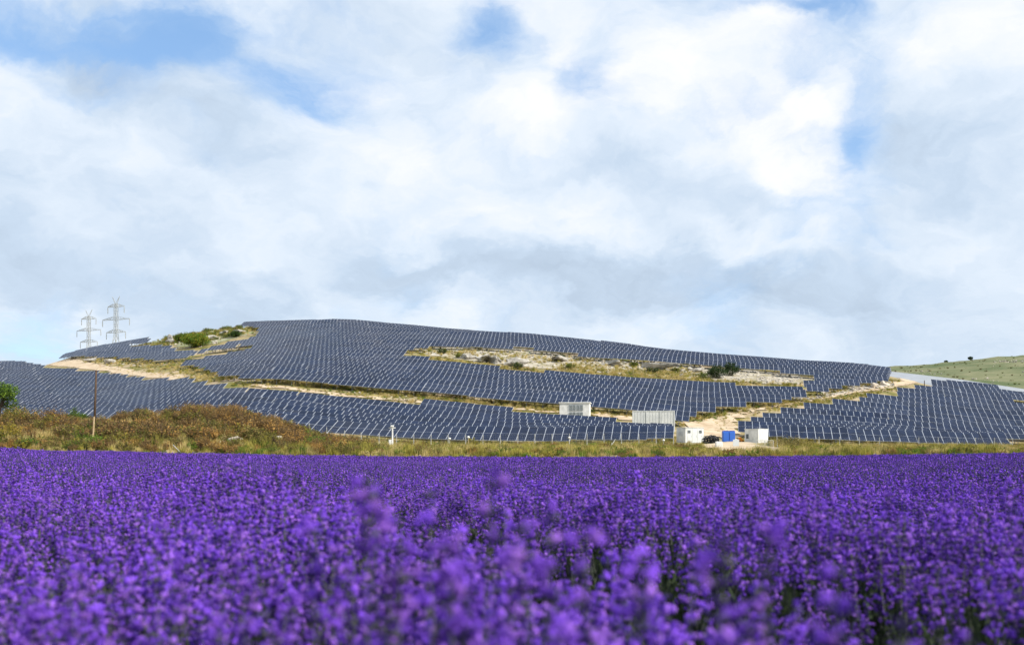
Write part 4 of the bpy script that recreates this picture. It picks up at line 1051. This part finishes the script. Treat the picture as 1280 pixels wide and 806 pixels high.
# ------------------------------------------------------------------ lavender
lr = np.random.default_rng(77)
def octa(mb, p, d, rl, rw, mi):
    d = d.normalized(); u = d.orthogonal().normalized(); w = d.cross(u)
    mb.add([p-d*rl, p+u*rw, p+w*rw, p-u*rw, p-w*rw, p+d*rl], [(0,2,1),(0,3,2),(0,4,3),(0,1,4),(5,1,2),(5,2,3),(5,3,4),(5,4,1)], mi)
def spike(mb, base, tip, lod, r, sc=1.0):
    """stem from base to tip, flower whorls along its top end; materials 0 petal 1 calyx 2 stem 3 leaf"""
    ax = (tip-base); L = ax.length; ax.normalize(); mid = base.lerp(tip, .5) + Vector((r.normal(0,.012), r.normal(0,.012), 0))
    if lod <= 1:
        mb.bar(base, mid, .0014*sc, .0012*sc, 3, 2, False); mb.bar(mid, tip, .0012*sc, .0009*sc, 3, 2, False)
    else: mb.bar(base, tip, .0018*sc, .0014*sc, 3, 2, False)
    u = ax.orthogonal().normalized(); w = ax.cross(u)
    hl = r.uniform(.05, .10)*sc
    if lod == 0:
        nw = int(r.integers(4, 7)); zs = [.004*sc + hl*k/(nw-1) for k in range(nw)]
        if r.uniform() < .6 and sc < 1.2: zs.append(hl + r.uniform(.018,.035)*sc)
        for k, z in enumerate(zs):
            c = tip - ax*z; f = .75 if k == 0 else 1.0
            a0 = r.uniform(0, 6.28)
            for q in range(5):                                       # calyces
                a = a0 + q*1.257 + r.normal(0,.2); rd = u*math.cos(a) + w*math.sin(a)
                octa(mb, c + rd*.005*f*sc, ax*.8 + rd*.7, .0062*sc*f, .0027*sc*f, 1 if r.uniform() < .72 else 2)
            for q in range(int(r.choice([0, 1, 2, 3], p=[.16, .32, .34, .18]))):   # open flowers, two lips each
                a = r.uniform(0, 6.28); rd = u*math.cos(a) + w*math.sin(a); pp = c + rd*.0115*f*sc + ax*.003*sc; pm = 0 if r.uniform() < .7 else 4
                for _ in range(3):
                    octa(mb, pp + Vector(r.normal(0,.0032,3))*sc, Vector(r.normal(0,1,3)), .0062*sc*r.uniform(.7,1.25), .0046*sc, pm)
    elif lod == 1:
        for k in range(4):
            c = tip - ax*(hl*k/3.0)
            for q in range(2):
                a = r.uniform(0, 6.28); rd = u*math.cos(a) + w*math.sin(a)
                octa(mb, c + rd*.005*sc, ax + rd*.5, .0085*sc, .0045*sc, 1 if r.uniform() < .8 else 2)
            if r.uniform() < .62:
                a = r.uniform(0, 6.28); rd = u*math.cos(a) + w*math.sin(a)
                octa(mb, c + rd*.011*sc, Vector(r.normal(0,1,3)), .0105*sc, .0085*sc, 0 if r.uniform() < .72 else 4)
    else:
        for k in range(2):
            a = r.uniform(0, 6.28); rd = u*math.cos(a) + w*math.sin(a)
            octa(mb, tip - ax*(hl*(.25+.5*k)) + rd*.005*sc, ax + rd*.3, .024*sc, .0115*sc, (0 if r.uniform() < .72 else 4) if r.uniform() < .47 else 1)
def clump(lod, nsp, rad, nleaf, sc=1.0, htop=.70):
    mb = MB(); r = lr
    for _ in range(nsp):
        a = r.uniform(0, 6.28); d = rad*math.sqrt(r.uniform()); b = Vector((math.cos(a)*d*.45, math.sin(a)*d*.45, .18))
        top = htop - .10*(d/rad)**2 + min(.085, r.normal(0, .058))
        t = Vector((math.cos(a)*d*1.12 + r.normal(0,.02), math.sin(a)*d*1.12 + r.normal(0,.02), top))
        b.z = max(.1, top - r.uniform(.30,.42)); b.x, b.y = t.x*.72, t.y*.72
        spike(mb, b, t, lod, r, sc)
    for _ in range(nleaf):
        a = r.uniform(0, 6.28); d = rad*math.sqrt(r.uniform()); z = r.uniform(.05, .46)
        p = Vector((math.cos(a)*d, math.sin(a)*d, z)); q = p + Vector((r.normal(0,.03), r.normal(0,.03), r.uniform(.04,.11)))
        f = r.uniform(0, 3.14); wv = Vector((math.cos(f), math.sin(f), 0))*.004*(1 if lod < 2 else 2.2)
        mb.add([p-wv, p+wv, q+wv*.5, q-wv*.5], [(0,1,2,3)], 3)
    return mb
lsrc = []
for k in range(4): lsrc.append(raw('lavender_clump.%02d' % len(lsrc), clump(0, 30, .27, 420), [PETAL, CALYX, STEM, LEAFB, PETALP]))
for k in range(4): lsrc.append(raw('lavender_clump.%02d' % len(lsrc), clump(1, 46, .28, 300), [PETAL, CALYX, STEM, LEAFB, PETALP]))
for k in range(4): lsrc.append(raw('lavender_clump.%02d' % len(lsrc), clump(2, 105, .46, 200), [PETAL, CALYX, STEM, LEAFB, PETALP]))
LC = src_collection('lavender_sources', lsrc)
lp = []
ROWA = R(-21); rdx, rdy = math.sin(ROWA), math.cos(ROWA)           # direction the planted rows run
def row_phase(x, y): return ((x*rdy - y*rdx) - .525) / 1.55       # across-row position in row spacings
def lav(step, d0, d1, lod, side=1.15):
    y = d0
    while y < d1:
        half = .53*y*side + (2.2 if y < 8 else 1.5); x = -half
        while x < half:
            px_, py_ = x + lr.normal(0, step*.3), y + lr.normal(0, step*.3)
            D = math.hypot(px_, py_)
            ph = row_phase(px_, py_); fr = abs(ph - round(ph))*2      # 0 mid-row, 1 in the gap
            near = max(0, min(1, (34 - y)/22))
            gp_ = .44 if 0 < ph < 1 else .86
            if fr > gp_ and lr.uniform() < .93*near: x += step; continue
            s = (1.0 + .06*math.sin(px_*.9+py_*.5) + lr.normal(0, .045))*(1 - (.30 if -.2 < ph < 1.2 else .12)*near*max(0, fr-.15)/.85)
            if D < .72: x += step; continue
            zc = h(px_, py_)
            lp.append((px_, py_, zc, lr.normal(0,.07), lr.normal(0,.07), lr.uniform(0,6.28), s, lod*4 + lr.integers(4)))
            x += step
        y += step*.9
lav(.25, .5, 7.5, 0); lav(.27, 7.5, 22, 1); lav(.5, 22, 62.6, 2)
for _ in range(420):
    px = lr.uniform(-40, 1320); D = 62.6 + abs(lr.normal(0, .75)); x = (px-CX)/F*D
    lp.append((x, D, h(x, D), lr.normal(0,.1), lr.normal(0,.1), lr.uniform(0,6.28), lr.uniform(.6,1.08), 4 + lr.integers(4)))
print('LAV', len(lp))
scatter('lavender', lp, LC, 'violet flowering lavender filling the whole field in rows', 'lavender')
# single tall stems that stand clear of the crop close to the lens
def tall(px, top_py, D, label, sc=1.25):
    x = (px-CX)/F*D; zt = CZ + (HY-top_py)/F*D; e = empty('lavender_stem', (x, D, h(x, D))); tag(e, label, 'lavender', 'tall lavender stems close to the lens')
    r = np.random.default_rng(int(px)); full = MB(); spike(full, Vector((r.normal(0,.02), .02, .15)), Vector((0,0,zt - e.location.z)), 0, r, sc)
    fl, stx = MB(), MB()
    used = {}
    for f, m in zip(full.f, full.m):
        st_ = m == 2 and len(f) == 4; dst = stx if st_ else fl; dst.add([full.v[i] for i in f], [tuple(range(len(f)))], 0 if st_ else m)
    fl.build('flower_head', [PETAL, CALYX, STEM, LEAFB, PETALP], e); stx.build('stem', STEM, e)
for a in [(458,598,1.05,'tall blurred stem left of centre rising above the crop'),(540,612,1.15,'dull tall stem between the two brightest blurred stems'),(616,600,1.0,'tall blurred stem with a bright tip just left of centre'),
          (650,655,.9,'big blurred flower head at the centre of the front'),(728,668,.95,'blurred flower head right of centre in the dark row gap'),(905,672,.9,'large blurred flower head in front of the dark gap at right'),
          (1046,708,.85,'blurred flower head low on the right'),(800,690,.95,'blurred flower head between the gap and the centre'),(560,680,.95,'blurred flower head low left of centre'),
          (690,640,1.0,'slim blurred stem between centre and the dark row gap'),(500,650,1.1,'slim blurred stem left of the big centre flower head'),(390,660,1.1,'blurred stem standing clear left of the tallest one'),(960,655,1.05,'slim blurred stem right of the large head by the dark gap'),
          (1130,772,.8,'blurred flower head at the bottom right edge')]:
    tall(*a)
